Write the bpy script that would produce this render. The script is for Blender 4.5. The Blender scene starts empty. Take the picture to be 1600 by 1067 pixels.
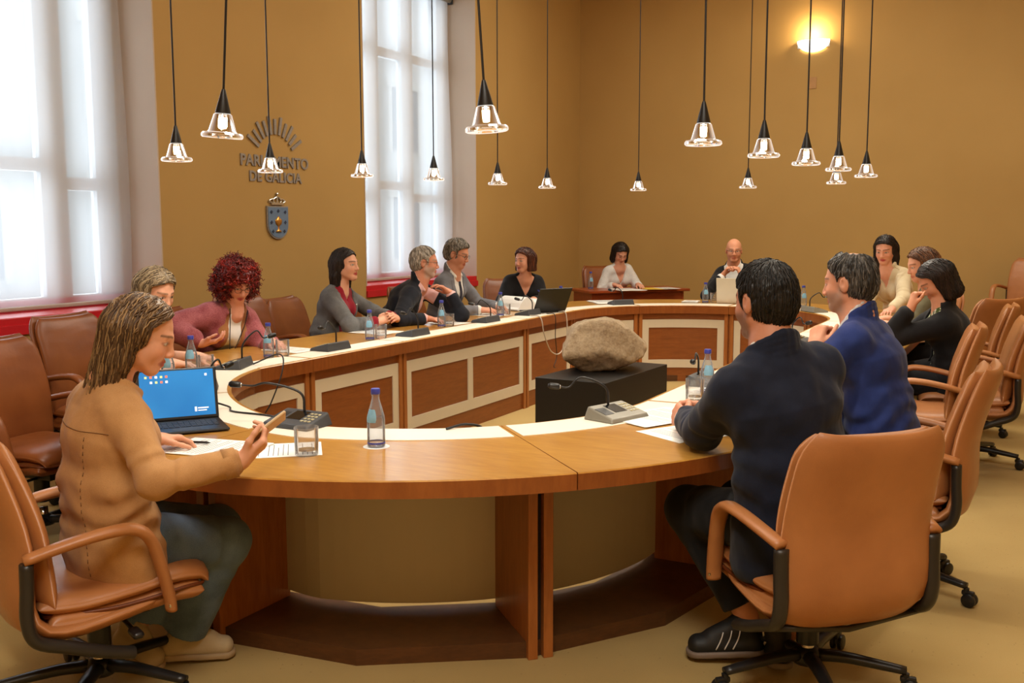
import bpy, math, random
import numpy as np
from mathutils import Vector, Matrix
from mathutils.bvhtree import BVHTree
random.seed(7)
RNG = np.random.default_rng(11)
SC = bpy.context.scene
COL = SC.collection
PI = math.pi
R = math.radians

# ------------------------------------------------------------------ object helpers
def tag(o, label=None, cat=None, group=None, kind=None):
    if label: o['label'] = label
    if cat: o['category'] = cat
    if group: o['group'] = group
    if kind: o['kind'] = kind
    return o

def empty(name, loc=(0, 0, 0), rz=0.0, label=None, cat=None, group=None):
    o = bpy.data.objects.new(name, None)
    o.empty_display_size = 0.1
    COL.objects.link(o)
    o.location = loc
    o.rotation_euler = (0, 0, rz)
    return tag(o, label, cat, group)

def mesh_obj(name, V, Fc, mat=None, parent=None, smooth=True, loc=None, rz=None):
    me = bpy.data.meshes.new(name)
    if isinstance(V, np.ndarray) and isinstance(Fc, np.ndarray) and Fc.ndim == 2:
        n, k = Fc.shape
        me.vertices.add(len(V)); me.vertices.foreach_set('co', V.astype(np.float32).ravel())
        me.loops.add(n * k); me.loops.foreach_set('vertex_index', Fc.astype(np.int32).ravel())
        me.polygons.add(n)
        me.polygons.foreach_set('loop_start', np.arange(0, n * k, k, dtype=np.int32))
        me.polygons.foreach_set('loop_total', np.full(n, k, dtype=np.int32))
        me.update(calc_edges=True)
    else:
        me.from_pydata([tuple(map(float, v)) for v in V], [], [tuple(int(i) for i in f) for f in Fc])
        me.update()
    if smooth:
        me.polygons.foreach_set('use_smooth', np.ones(len(me.polygons), dtype=bool))
    o = bpy.data.objects.new(name, me)
    COL.objects.link(o)
    if mat: me.materials.append(mat)
    if parent: o.parent = parent
    if loc is not None: o.location = loc
    if rz is not None: o.rotation_euler = (0, 0, rz)
    return o

def copy_tree(o, parent=None):
    c = o.copy(); COL.objects.link(c)
    if parent is not None: c.parent = parent
    for ch in list(o.children): copy_tree(ch, c)
    return c

class MB:
    """collects simple solids, builds one mesh object"""
    def __init__(s): s.v = []; s.f = []
    def add(s, V, Fc, M=None):
        b = len(s.v)
        for p in V:
            q = M @ Vector(p) if M is not None else p
            s.v.append((q[0], q[1], q[2]))
        s.f += [tuple(i + b for i in f) for f in Fc]
        return s
    def box(s, x0, x1, y0, y1, z0, z1, M=None):
        V = [(x0, y0, z0), (x1, y0, z0), (x1, y1, z0), (x0, y1, z0), (x0, y0, z1), (x1, y0, z1), (x1, y1, z1), (x0, y1, z1)]
        return s.add(V, [(3, 2, 1, 0), (4, 5, 6, 7), (0, 1, 5, 4), (1, 2, 6, 5), (2, 3, 7, 6), (3, 0, 4, 7)], M)
    def bbox(s, c, size, r=0.004, M=None, seg=2):
        """box with rounded vertical and horizontal edges"""
        cx, cy, cz = c; hx, hy, hz = (k / 2 for k in size); r = min(r, hx * .98, hy * .98, hz * .98)
        rings = []
        def ring(rr, z):
            pts = []
            for qx, qy, a0 in ((1, 1, 0), (-1, 1, 90), (-1, -1, 180), (1, -1, 270)):
                for k in range(seg + 1):
                    a = R(a0 + 90 * k / seg)
                    pts.append((cx + qx * (hx - r) + rr * math.cos(a), cy + qy * (hy - r) + rr * math.sin(a), z))
            return pts
        for k in range(seg + 1):
            a = R(90 * k / seg); rings.append(ring(r * math.sin(a), cz - hz + r - r * math.cos(a)))
        for k in range(seg + 1):
            a = R(90 - 90 * k / seg); rings.append(ring(r * math.sin(a), cz + hz - r + r * math.cos(a)))
        n = len(rings[0]); V = [p for q in rings for p in q]; Fc = []
        for i in range(len(rings) - 1):
            for j in range(n):
                Fc.append((i * n + j, i * n + (j + 1) % n, (i + 1) * n + (j + 1) % n, (i + 1) * n + j))
        Fc.append(tuple(reversed(range(n)))); Fc.append(tuple((len(rings) - 1) * n + j for j in range(n)))
        return s.add(V, Fc, M)
    def lathe(s, prof, n=24, M=None, close=True):
        V = []; Fc = []; m = len(prof)
        for r, z in prof:
            for j in range(n):
                a = 2 * PI * j / n; V.append((r * math.cos(a), r * math.sin(a), z))
        for i in range(m - 1):
            for j in range(n):
                Fc.append((i * n + j, i * n + (j + 1) % n, (i + 1) * n + (j + 1) % n, (i + 1) * n + j))
        if close:
            if prof[0][0] > 1e-5: Fc.append(tuple(reversed(range(n))))
            if prof[-1][0] > 1e-5: Fc.append(tuple((m - 1) * n + j for j in range(n)))
        return s.add(V, Fc, M)
    def tube(s, pts, rad, n=8, M=None, flat=1.0, caps=True):
        """tube along a polyline; rad number or list; flat squashes one axis"""
        pts = [Vector(p) for p in pts]; m = len(pts)
        if not hasattr(rad, '__len__'): rad = [rad] * m
        up = Vector((0, 0, 1)); V = []; Fc = []; prev = None
        for i in range(m):
            t = (pts[min(i + 1, m - 1)] - pts[max(i - 1, 0)]).normalized()
            if prev is None:
                ref = up if abs(t.dot(up)) < .95 else Vector((1, 0, 0))
                u = t.cross(ref).normalized()
            else:
                u = (prev - t * prev.dot(t)).normalized()
            w = u.cross(t).normalized(); prev = u
            for j in range(n):
                a = 2 * PI * j / n
                V.append(pts[i] + u * (rad[i] * math.cos(a)) + w * (rad[i] * flat * math.sin(a)))
        for i in range(m - 1):
            for j in range(n):
                Fc.append((i * n + j, (i + 1) * n + j, (i + 1) * n + (j + 1) % n, i * n + (j + 1) % n))
        if caps:
            Fc.append(tuple(range(n))); Fc.append(tuple(reversed([(m - 1) * n + j for j in range(n)])))
        return s.add(V, Fc, M)
    def build(s, name, mat=None, parent=None, smooth=False, loc=None, rz=None, bevel=0, angle=None):
        o = mesh_obj(name, s.v, s.f, mat, parent, smooth, loc, rz)
        if bevel:
            b = o.modifiers.new('bevel', 'BEVEL'); b.width = bevel; b.segments = 2; b.limit_method = 'ANGLE'; b.angle_limit = R(40)
        if angle:
            try:
                o.data.polygons.foreach_set('use_smooth', np.ones(len(o.data.polygons), dtype=bool))
                o.data.set_sharp_from_angle(angle=R(angle))
            except Exception: pass
        return o

def smooth_path(pts, n=8):
    """Catmull-Rom through points"""
    P = [Vector(p) for p in pts]; P = [P[0] * 2 - P[1]] + P + [P[-1] * 2 - P[-2]]
    out = []
    for i in range(1, len(P) - 2):
        for k in range(n):
            t = k / n; a, b, c, d = P[i - 1], P[i], P[i + 1], P[i + 2]
            out.append(.5 * ((2 * b) + (c - a) * t + (2 * a - 5 * b + 4 * c - d) * t * t + (3 * b - a - 3 * c + d) * t ** 3))
    out.append(P[-2])
    return out

# ------------------------------------------------------------------ materials
def srgb(c):
    return tuple(((v / 255) / 12.92 if v / 255 <= .04045 else ((v / 255 + .055) / 1.055) ** 2.4) for v in c) + (1,)

class NT:
    def __init__(s, name):
        s.m = bpy.data.materials.new(name); s.m.use_nodes = True
        s.t = s.m.node_tree; s.n = s.t.nodes; s.b = s.n.get('Principled BSDF'); s.out = s.n.get('Material Output')
    def node(s, typ, **kw):
        n = s.n.new(typ)
        for k, v in kw.items(): setattr(n, k, v)
        return n
    def link(s, a, b): s.t.links.new(a, b)
    def ramp(s, fac, stops):
        r = s.node('ShaderNodeValToRGB'); e = r.color_ramp.elements
        while len(e) < len(stops): e.new(.5)
        for i, (p, c) in enumerate(stops): e[i].position = p; e[i].color = c
        s.link(fac, r.inputs[0]); return r.outputs[0]
    def coord(s, kind='Object', scale=(1, 1, 1), rot=(0, 0, 0)):
        c = s.node('ShaderNodeTexCoord'); m = s.node('ShaderNodeMapping')
        m.inputs['Scale'].default_value = scale; m.inputs['Rotation'].default_value = rot
        s.link(c.outputs[kind], m.inputs[0]); return m.outputs[0]
    def noise(s, co, scale, detail=3, rough=.5):
        n = s.node('ShaderNodeTexNoise'); n.inputs['Scale'].default_value = scale; n.inputs['Detail'].default_value = detail
        n.inputs['Roughness'].default_value = rough
        if co is not None: s.link(co, n.inputs['Vector'])
        return n.outputs[0]
    def bump(s, h, strength=.3, dist=.01):
        b = s.node('ShaderNodeBump'); b.inputs['Strength'].default_value = strength; b.inputs['Distance'].default_value = dist
        s.link(h, b.inputs['Height']); s.link(b.outputs[0], s.b.inputs['Normal'])
    def set(s, **kw):
        for k, v in kw.items(): s.b.inputs[k].default_value = v
        return s

def mat_plain(name, c, rough=.5, metal=0.0, var=.08, scale=12, bump=0.0, bscale=200, spec=.5, bdist=.002, coord='Object'):
    t = NT(name); col = srgb(c); t.set(Roughness=rough, Metallic=metal); t.b.inputs['Specular IOR Level'].default_value = spec
    co = t.coord(coord)
    lo = tuple(v * (1 - var) for v in col[:3]) + (1,); hi = tuple(min(1, v * (1 + var)) for v in col[:3]) + (1,)
    t.link(t.ramp(t.noise(co, scale), [(.3, lo), (.7, hi)]), t.b.inputs['Base Color'])
    if bump: t.bump(t.noise(co, bscale, 4), bump, bdist)
    return t.m

def mat_wood(name, dark, light, scale=(2, 30, 30), rough=.35, coat=0.0, coord='Object', spec=.5):
    t = NT(name); t.set(Roughness=rough); t.b.inputs['Coat Weight'].default_value = coat; t.b.inputs['Coat Roughness'].default_value = .12
    t.b.inputs['Specular IOR Level'].default_value = spec
    co = t.coord(coord, scale)
    n1 = t.noise(co, 1.6, 5, .6)
    w = t.node('ShaderNodeTexNoise'); w.inputs['Scale'].default_value = 6; w.inputs['Detail'].default_value = 2; t.link(co, w.inputs['Vector'])
    mx = t.node('ShaderNodeMix', data_type='FLOAT'); mx.inputs[0].default_value = .35; t.link(n1, mx.inputs[2]); t.link(w.outputs[0], mx.inputs[3])
    t.link(t.ramp(mx.outputs[0], [(.32, srgb(dark)), (.68, srgb(light))]), t.b.inputs['Base Color'])
    t.bump(mx.outputs[0], .05, .002)
    return t.m

def mat_fabric(name, c, c2=None, rough=.85, weave=900, bump=.25, fold=True, sheen=.1):
    t = NT(name); t.set(Roughness=rough); t.b.inputs['Sheen Weight'].default_value = sheen; t.b.inputs['Specular IOR Level'].default_value = .25
    co = t.coord('Object')
    a = srgb(c); b = srgb(c2) if c2 else tuple(min(1, v * 1.25) for v in a[:3]) + (1,)
    n = t.noise(co, 9, 4); n2 = t.noise(co, weave, 1)
    mx = t.node('ShaderNodeMix', data_type='FLOAT'); mx.inputs[0].default_value = .4; t.link(n, mx.inputs[2]); t.link(n2, mx.inputs[3])
    t.link(t.ramp(mx.outputs[0], [(.36, a), (.64, b)]), t.b.inputs['Base Color'])
    if fold:
        f = t.noise(t.coord('Object', (1, 1, .55)), 13, 2, .45)
        ad = t.node('ShaderNodeMath', operation='MULTIPLY_ADD'); ad.inputs[1].default_value = .04; t.link(n2, ad.inputs[0]); t.link(f, ad.inputs[2])
        t.bump(ad.outputs[0], bump, .03)
    else:
        t.bump(n2, bump, .002)
    return t.m

def mat_leather(name, c, c2, rough=.38):
    t = NT(name); t.set(Roughness=rough); t.b.inputs['Specular IOR Level'].default_value = .45
    co = t.coord('Object')
    n = t.noise(co, 5, 3); t.link(t.ramp(n, [(.3, srgb(c)), (.7, srgb(c2))]), t.b.inputs['Base Color'])
    v = t.node('ShaderNodeTexVoronoi'); v.inputs['Scale'].default_value = 260; t.link(co, v.inputs['Vector'])
    f = t.noise(co, 10, 3)
    ad = t.node('ShaderNodeMath', operation='MULTIPLY_ADD'); ad.inputs[1].default_value = .05; t.link(v.outputs[0], ad.inputs[0]); t.link(f, ad.inputs[2])
    t.bump(ad.outputs[0], .22, .012)
    return t.m

def mat_glass(name, c=(255, 255, 255), rough=.03, ior=1.45, glow=0.0, blend=.35, milk=0.0):
    """thin clear glass: see-through with bright fresnel edges"""
    t = NT(name)
    for l in list(t.t.links): t.t.links.remove(l)
    tp = t.node('ShaderNodeBsdfTransparent'); tp.inputs[0].default_value = srgb(c)
    gl = t.node('ShaderNodeBsdfGlossy'); gl.inputs['Roughness'].default_value = rough; gl.inputs[0].default_value = (1, 1, 1, 1)
    lw = t.node('ShaderNodeLayerWeight'); lw.inputs[0].default_value = blend
    n = t.noise(t.coord('Object'), 25, 1)
    ad = t.node('ShaderNodeMath', operation='MULTIPLY_ADD'); ad.inputs[1].default_value = .06; ad.use_clamp = True; t.link(n, ad.inputs[0]); t.link(lw.outputs['Fresnel'], ad.inputs[2])
    m = t.node('ShaderNodeMixShader'); t.link(ad.outputs[0], m.inputs[0]); t.link(tp.outputs[0], m.inputs[1]); t.link(gl.outputs[0], m.inputs[2])
    fin = m.outputs[0]
    if milk:  # pale blue blend stands in for window reflections on the glass
        tl = t.node('ShaderNodeBsdfTranslucent'); df = t.node('ShaderNodeBsdfDiffuse'); tl.inputs[0].default_value = df.inputs[0].default_value = (.86, .92, 1, 1)
        m3 = t.node('ShaderNodeMixShader'); m3.inputs[0].default_value = .5; t.link(tl.outputs[0], m3.inputs[1]); t.link(df.outputs[0], m3.inputs[2])
        m4 = t.node('ShaderNodeMixShader'); t.link(t.ramp(lw.outputs['Facing'], [(.0, (milk * .5,) * 3 + (1,)), (.9, (milk * 2,) * 3 + (1,))]), m4.inputs[0]); t.link(fin, m4.inputs[1]); t.link(m3.outputs[0], m4.inputs[2]); fin = m4.outputs[0]
    if glow:  # rim emission stands in for bulb light caught in the glass
        e = t.node('ShaderNodeEmission'); e.inputs[0].default_value = (1, .97, .92, 1); t.link(t.ramp(lw.outputs['Facing'], [(.2, (0, 0, 0, 1)), (.9, (glow, glow, glow, 1))]), e.inputs[1])
        a_ = t.node('ShaderNodeAddShader'); t.link(fin, a_.inputs[0]); t.link(e.outputs[0], a_.inputs[1]); fin = a_.outputs[0]
    t.link(fin, t.out.inputs['Surface'])
    return t.m

def mat_emit(name, c, strength):
    t = NT(name); t.b.inputs['Base Color'].default_value = srgb(c)
    t.b.inputs['Emission Color'].default_value = srgb(c); t.b.inputs['Emission Strength'].default_value = strength
    return t.m

def mat_attr(name, rough=.5, sss=.0, bump=0.0):
    t = NT(name); t.set(Roughness=rough)
    a = t.node('ShaderNodeVertexColor'); a.layer_name = 'Col'
    n = t.noise(t.coord('Object'), 60, 3)
    mx = t.node('ShaderNodeMix', data_type='RGBA', blend_type='MULTIPLY'); mx.inputs[0].default_value = .25
    t.link(a.outputs[0], mx.inputs[6]); t.link(t.ramp(n, [(.3, (.8, .78, .76, 1)), (.7, (1, 1, 1, 1))]), mx.inputs[7])
    t.link(mx.outputs[2], t.b.inputs['Base Color'])
    if sss: t.b.inputs['Subsurface Weight'].default_value = sss; t.b.inputs['Subsurface Radius'].default_value = (.01, .004, .002)
    t.b.inputs['Specular IOR Level'].default_value = .35
    return t.m
# ------------------------------------------------------------------ camera
TH = 0.4887
CAM = Vector((2.5827, -6.0734, 1.497))
def make_camera():
    P = R(6.641); roll = 0.002
    c, s = math.cos(TH), math.sin(TH)
    M = Matrix(((c, -s, 0), (s, c, 0), (0, 0, 1)))
    fwd = M @ Vector((0, math.cos(P), -math.sin(P))); r0 = M @ Vector((1, 0, 0)); u0 = r0.cross(fwd)
    right = r0 * math.cos(roll) - u0 * math.sin(roll); up = r0 * math.sin(roll) + u0 * math.cos(roll)
    cam = bpy.data.cameras.new('camera'); o = bpy.data.objects.new('camera', cam); COL.objects.link(o)
    cam.sensor_width = 36; cam.lens = 1552 / 1600 * 36; cam.clip_start = .05
    o.matrix_world = Matrix.Translation(CAM) @ Matrix((right, up, -fwd)).transposed().to_4x4()
    SC.camera = o
make_camera()
SC.view_settings.view_transform = 'Standard'
SC.view_settings.look = 'None'
SC.view_settings.exposure = 0.0

# ------------------------------------------------------------------ room materials
def mat_wall():
    t = NT('wall_paint'); t.set(Roughness=.75); t.b.inputs['Specular IOR Level'].default_value = .2
    co = t.coord('Object'); n = t.noise(co, .8, 3)
    t.link(t.ramp(n, [(.3, srgb((178, 143, 86))), (.7, srgb((186, 151, 93)))]), t.b.inputs['Base Color'])
    t.bump(t.noise(co, 180, 3), .08, .002)
    return t.m
def mat_carpet():
    t = NT('carpet'); t.set(Roughness=.95); t.b.inputs['Specular IOR Level'].default_value = .1
    t.b.inputs['Sheen Weight'].default_value = .15
    co = t.coord('Object'); n = t.noise(co, 1.2, 4)
    base = t.ramp(n, [(.3, srgb((170, 142, 86))), (.7, srgb((184, 156, 98)))])
    v = t.node('ShaderNodeTexVoronoi'); v.inputs['Scale'].default_value = 30; v.inputs['Randomness'].default_value = .7; t.link(co, v.inputs['Vector'])
    dots = t.ramp(v.outputs[0], [(.0, (.50, .46, .40, 1)), (.07, (.58, .54, .48, 1)), (.10, (1, 1, 1, 1))])
    mx = t.node('ShaderNodeMix', data_type='RGBA', blend_type='MULTIPLY'); mx.inputs[0].default_value = .8
    t.link(base, mx.inputs[6]); t.link(dots, mx.inputs[7]); t.link(mx.outputs[2], t.b.inputs['Base Color'])
    t.bump(t.noise(co, 420, 2), .35, .004)
    return t.m
M_WALL = mat_wall(); M_CARPET = mat_carpet()
M_REVEAL = mat_plain('reveal_paint', (192, 173, 154), .7, var=.03, scale=2, bump=.06)
M_CEIL = mat_plain('ceiling_paint', (224, 206, 178), .8, var=.03, scale=1)
M_RED = mat_plain('red_lacquer', (196, 34, 44), .35, var=.06, scale=6)
M_WHITEFR = mat_plain('white_window_paint', (205, 206, 208), .4, var=.03)
M_BASEWOOD = mat_wood('baseboard_wood', (70, 38, 16), (96, 54, 24), (3, 3, 30), .4)

XW, XI = -3.1, -3.47           # left wall face, window plane
YB, YF, XR, ZC = 6.6, -8.2, 4.6, 4.9
W1 = (-2.93, -.83); W2 = (1.65, 3.76)
ZS, ZT = .93, 4.08

def wall_box(name, x0, x1, y0, y1, z0, z1, m=M_WALL, parent=None):
    o = MB().box(x0, x1, y0, y1, z0, z1).build(name, m, parent)
    if parent is None: o['kind'] = 'structure'
    return o
fl = wall_box('floor', XW - .6, XR + .3, YF - .3, YB + .3, -.1, 0, M_CARPET)
wall_box('ceiling', XW - .6, XR + .3, YF - .3, YB + .3, ZC, ZC + .15, M_CEIL)
wall_box('wall_back', XW - .6, XR + .3, YB, YB + .3, 0, ZC)
wall_box('wall_right', XR, XR + .3, YF, YB, 0, ZC)
wall_box('wall_front', XW - .6, XR + .3, YF - .3, YF, 0, ZC)
wl = MB()
xo = XI - .12
for y0, y1 in ((YF, W1[0]), (W1[1], W2[0]), (W2[1], YB)): wl.box(xo, XW, y0, y1, 0, ZC)
for y0, y1 in (W1, W2):
    wl.box(xo, XW, y0, y1, 0, ZS - .09); wl.box(xo, XW, y0, y1, ZT, ZC)
wlo = wl.build('wall_left', M_WALL); wlo['kind'] = 'structure'
# lighter painted reveals and the window sets
def mat_blind():
    t = NT('blind_fabric'); co = t.coord('Object')
    for l in list(t.t.links): t.t.links.remove(l)
    n = t.noise(t.coord('Object', (1, 1.2, .25)), 3, 3)
    colr = t.ramp(n, [(.3, (.78, .78, .80, 1)), (.7, (.86, .86, .88, 1))])
    tr = t.node('ShaderNodeBsdfTranslucent'); df = t.node('ShaderNodeBsdfDiffuse'); tp = t.node('ShaderNodeBsdfTransparent')
    t.link(colr, tr.inputs[0]); t.link(colr, df.inputs[0]); tp.inputs[0].default_value = (1, 1, 1, 1)
    m1 = t.node('ShaderNodeMixShader'); m1.inputs[0].default_value = .35; t.link(tr.outputs[0], m1.inputs[1]); t.link(df.outputs[0], m1.inputs[2])
    m2 = t.node('ShaderNodeMixShader'); m2.inputs[0].default_value = .52; t.link(m1.outputs[0], m2.inputs[1]); t.link(tp.outputs[0], m2.inputs[2])
    t.link(m2.outputs[0], t.out.inputs['Surface'])
    return t.m
M_BLIND = mat_blind()
def mat_pane():
    t = NT('window_glass')
    for l in list(t.t.links): t.t.links.remove(l)
    tp = t.node('ShaderNodeBsdfTransparent'); gl = t.node('ShaderNodeBsdfGlossy'); gl.inputs['Roughness'].default_value = .02
    tp.inputs[0].default_value = (.93, .96, .97, 1)
    lw = t.node('ShaderNodeLayerWeight'); lw.inputs[0].default_value = .15
    m = t.node('ShaderNodeMixShader'); t.link(lw.outputs['Fresnel'], m.inputs[0]); t.link(tp.outputs[0], m.inputs[1]); t.link(gl.outputs[0], m.inputs[2])
    t.link(m.outputs[0], t.out.inputs['Surface']); return t.m
M_PANE = mat_pane()
M_CHROME = mat_plain('chrome', (200, 200, 202), .15, 1.0, var=.02)
M_BLACKPL = mat_plain('black_plastic', (22, 22, 24), .4, var=.1, bump=.05)

def window(k, y0, y1, blind_gap):
    root = empty('window_%d' % k, (XI, (y0 + y1) / 2, ZS)); root['kind'] = 'structure'
    w = y1 - y0; h = ZT - ZS
    f = MB(); fx0, fx1 = -.115, -.055
    def bar(ya, yb, za, zb, dx=0): f.box(fx0 - dx, fx1 + dx, ya, yb, za, zb)
    jw = .20 if k == 1 else .14; hw = .105
    bar(-w / 2, -w / 2 + jw, 0, h); bar(w / 2 - jw, w / 2, 0, h); bar(-w / 2, w / 2, 0, .08); bar(-w / 2, w / 2, h - .07, h)
    mull = [-.495, .495] if k == 1 else [-.315, .315]
    for m_ in mull: bar(m_ - hw, m_ + hw, .08, h - .07, .004)
    ys = [-w / 2 + jw] + mull + [w / 2 - jw]
    for i in range(len(ys) - 1):
        for zz in ((.99, 2.35) if i == 1 else (.87, 2.35)): bar(ys[i] + (hw if i else 0), ys[i + 1] - (hw if i < len(ys) - 2 else 0), zz - .045, zz + .045)
    f.build('window_frame', M_WHITEFR, root)
    MB().box(-.09, -.082, -w / 2 + .02, w / 2 - .02, .02, h - .02).build('window_pane', M_PANE, root)
    rv = MB()
    th = .012; d0, d1 = .0, XW - XI + .003
    rv.box(d0, d1, -w / 2, -w / 2 + th, 0, h); rv.box(d0, d1, w / 2 - th, w / 2, 0, h); rv.box(d0, d1, -w / 2, w / 2, h - th, h)
    rv.build('window_reveal', M_REVEAL, root)
    s = MB(); s.bbox((.17, 0, -.028), (.40, w, .056), .006); s.box(.365, .39, -w / 2, w / 2, -.11, -.05)
    s.build('window_sill', M_RED, root)
    # red lower transom behind the sill
    MB().box(-.05, -.02, -w / 2, w / 2, 0, .07).build('window_lower_rail', M_RED, root)
    # roller blind
    n = 40; V = []; Fc = []; zb = .035; zt = h - .10; m = 24
    ya, yb = -w / 2 + blind_gap[0], w / 2 - blind_gap[1]
    for i in range(m + 1):
        for j in range(n + 1):
            y = ya + (yb - ya) * j / n; z = zb + (zt - zb) * i / m
            x = .05 + .006 * math.sin(y * 9 + z * .8) * (1 - i / m) + .004 * math.sin(y * 23)
            if j > n - 4: x += .012 * (j - n + 4) * (.5 + .5 * math.sin(z * 1.7))
            V.append((x, y, z))
    for i in range(m):
        for j in range(n):
            a = i * (n + 1) + j; Fc.append((a, a + 1, a + n + 2, a + n + 1))
    bl = empty('roller_blind', (XI, (y0 + y1) / 2, ZS), 0, 'translucent white roller blind with grey bottom bar over the %s window' % ('wide left' if k == 1 else 'narrow far'), 'blind', 'roller blinds')
    mesh_obj('blind_fabric', V, Fc, M_BLIND, bl)
    MB().bbox((.05, (ya + yb) / 2, zb - .012), (.022, yb - ya, .03), .008).build('bottom_bar', mat_plain('blind_bar', (172, 166, 156), .4), bl)
    MB().tube([(.06, ya - .02, h - .08), (.06, yb + .02, h - .08)], .032, 16).build('roller_tube', mat_plain('roller_grey', (150, 145, 138), .35, .3), bl)
    b = MB()
    for yy in (ya - .035, yb + .035): b.bbox((.06, yy, h - .08), (.075, .03, .09), .012)
    b.build('roller_bracket', M_BLACKPL, bl)
window(1, *W1, (.06, .03)); window(2, *W2, (.03, .06))

# a pale building across the street and its ground, seen blurred through the blinds
M_FACADE = mat_plain('facade_stone', (222, 224, 224), .8, var=.06, scale=.5)
M_FWIN = mat_plain('facade_window', (120, 134, 146), .2, var=.1)
fb = empty('opposite_building', (-13.5, 2.0, -4), 0, 'pale stone building across the street, seen through the blinds', 'building')
MB().box(-3, 0, -16, 22, 0, 10.2).build('facade', M_FACADE, fb)
fw = MB(); fr_ = MB()
for i in range(11):
    for j in range(3):
        y = -14 + i * 3.3; z = 1.6 + j * 3.0
        fw.box(0, .03, y - .65, y + .65, z, z + 1.7); fr_.box(0, .06, y - .8, y - .65, z - .1, z + 1.85); fr_.box(0, .06, y + .65, y + .8, z - .1, z + 1.85); fr_.box(0, .09, y - .9, y + .9, z + 1.7, z + 1.9)
fw.build('facade_window', M_FWIN, fb); fr_.build('facade_trim', mat_plain('facade_trim', (236, 236, 232), .7, var=.03), fb)
g = MB().box(-30, -4.2, -30, 35, -4.2, -4.0).build('street', mat_plain('street_paving', (150, 150, 148), .9, var=.1, scale=1)); g['kind'] = 'structure'

# low dark wooden platform at the far right, baseboard along the back wall
pl = MB().box(1.35, XR, 5.62, YB, 0, .2).build('platform', M_BASEWOOD, bevel=.004); tag(pl, kind='structure')
bb = MB().box(XW, 1.35, YB - .018, YB, 0, .16); bb.box(1.35, XR, YB - .018, YB, .2, .36)
b = bb.build('baseboard_back', M_BASEWOOD, bevel=.003); b['kind'] = 'structure'
bl_ = MB().box(XW, XW + .018, YF, YB, 0, .12).build('baseboard_left', M_BASEWOOD, bevel=.003); bl_['kind'] = 'structure'

# wall sconce: half bowl of white glass, open at the top
sc_root = empty('wall_sconce', (.003, YB, 3.70), 0, 'glowing white half-bowl uplight high on the back wall', 'wall lamp')
V = []; Fc = []; n = 24; m = 10
for i in range(m + 1):
    ph = (PI / 2) * i / m
    for j in range(n + 1):
        a = PI + PI * j / n
        V.append((.195 * math.cos(ph) * math.cos(a), .13 * math.cos(ph) * math.sin(a) - .012, -.135 * math.sin(ph) + .02))
for i in range(m):
    for j in range(n):
        q = i * (n + 1) + j; Fc.append((q, q + 1, q + n + 2, q + n + 1))
def mat_bowl():
    t = NT('opal_glass'); t.b.inputs['Base Color'].default_value = (.95, .92, .85, 1)
    n_ = t.noise(t.coord('Object'), 20, 2)
    t.link(t.ramp(n_, [(.3, (1, .92, .74, 1)), (.7, (1, .95, .80, 1))]), t.b.inputs['Emission Color'])
    t.b.inputs['Emission Strength'].default_value = 2.6; return t.m
mesh_obj('bowl', V, Fc, mat_bowl(), sc_root)
MB().box(-.19, .19, -.012, 0, -.06, .03).build('back_plate', M_WHITEFR, sc_root)
vent = MB()
vent.box(-.05, .05, -.012, 0, -.07, .07)
vo = vent.build('wall_plate', mat_plain('plate_beige', (176, 132, 82), .6), None, loc=(.003, YB, 3.22), bevel=.004); tag(vo, 'small wall-coloured cover plate on the back wall below the sconce', 'wall plate')

# parliament sign: fan of bars, two lines of raised letters, shield with a crown
M_STEEL = mat_plain('brushed_steel', (150, 144, 140), .5, .3, var=.1, scale=60)
def text_mesh(name, body, size, loc, mat, parent, ext=.006, rot=(PI / 2, 0, PI / 2), spacing=1.0, align='CENTER', bold=0.0):
    cu = bpy.data.curves.new(name, 'FONT'); cu.body = body; cu.size = size; cu.align_x = align; cu.extrude = ext; cu.space_character = spacing; cu.offset = bold
    tmp = bpy.data.objects.new(name, cu); COL.objects.link(tmp)
    dg = bpy.context.evaluated_depsgraph_get(); me = bpy.data.meshes.new_from_object(tmp.evaluated_get(dg))
    bpy.data.objects.remove(tmp)
    o = bpy.data.objects.new(name, me); COL.objects.link(o); me.materials.clear(); me.materials.append(mat)
    o.location = loc; o.rotation_euler = rot; o.parent = parent
    return o
sg = empty('wall_sign', (XW, .415, 2.0), 0, 'steel letters PARLAMENTO DE GALICIA under a fan of bars on the wall', 'sign')
fan = MB()
for k in range(11):
    a = R(148 - 116 * k / 10); r0, r1 = .235, .385 if k % 2 == 0 else .36
    c0 = Vector((0, 0.0, .02))
    M = Matrix.Translation((.008, 0, .02)) @ Matrix.Rotation(a - PI / 2, 4, 'X')
    fan.box(-.006, .006, -.013, .013, r0, r1, M)
fan.build('fan_of_bars', M_STEEL, sg)
text_mesh('lettering', 'PARLAMENTO', .125, (.004, 0, -.012), M_STEEL, sg, spacing=1.06, bold=.003)
text_mesh('lettering', 'DE GALICIA', .115, (.004, 0, -.135), M_STEEL, sg, spacing=1.06, bold=.003)
M_SHBLUE = mat_plain('shield_blue', (112, 138, 172), .35, .2, var=.05)
M_GOLD = mat_plain('gold', (206, 150, 70), .3, .7, var=.1)
M_SILV = mat_plain('silver', (216, 214, 208), .25, .8, var=.05)
sh = empty('coat_of_arms', (XW, .413, 1.53), 0, 'blue shield with gold chalice and small crosses under a silver crown', 'emblem')
def extr(poly, x0, x1):
    n = len(poly); V = [(x0, p[0], p[1]) for p in poly] + [(x1, p[0], p[1]) for p in poly]
    return V, [tuple(reversed(range(n))), tuple(range(n, 2 * n))] + [(i, (i + 1) % n, n + (i + 1) % n, n + i) for i in range(n)]
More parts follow.
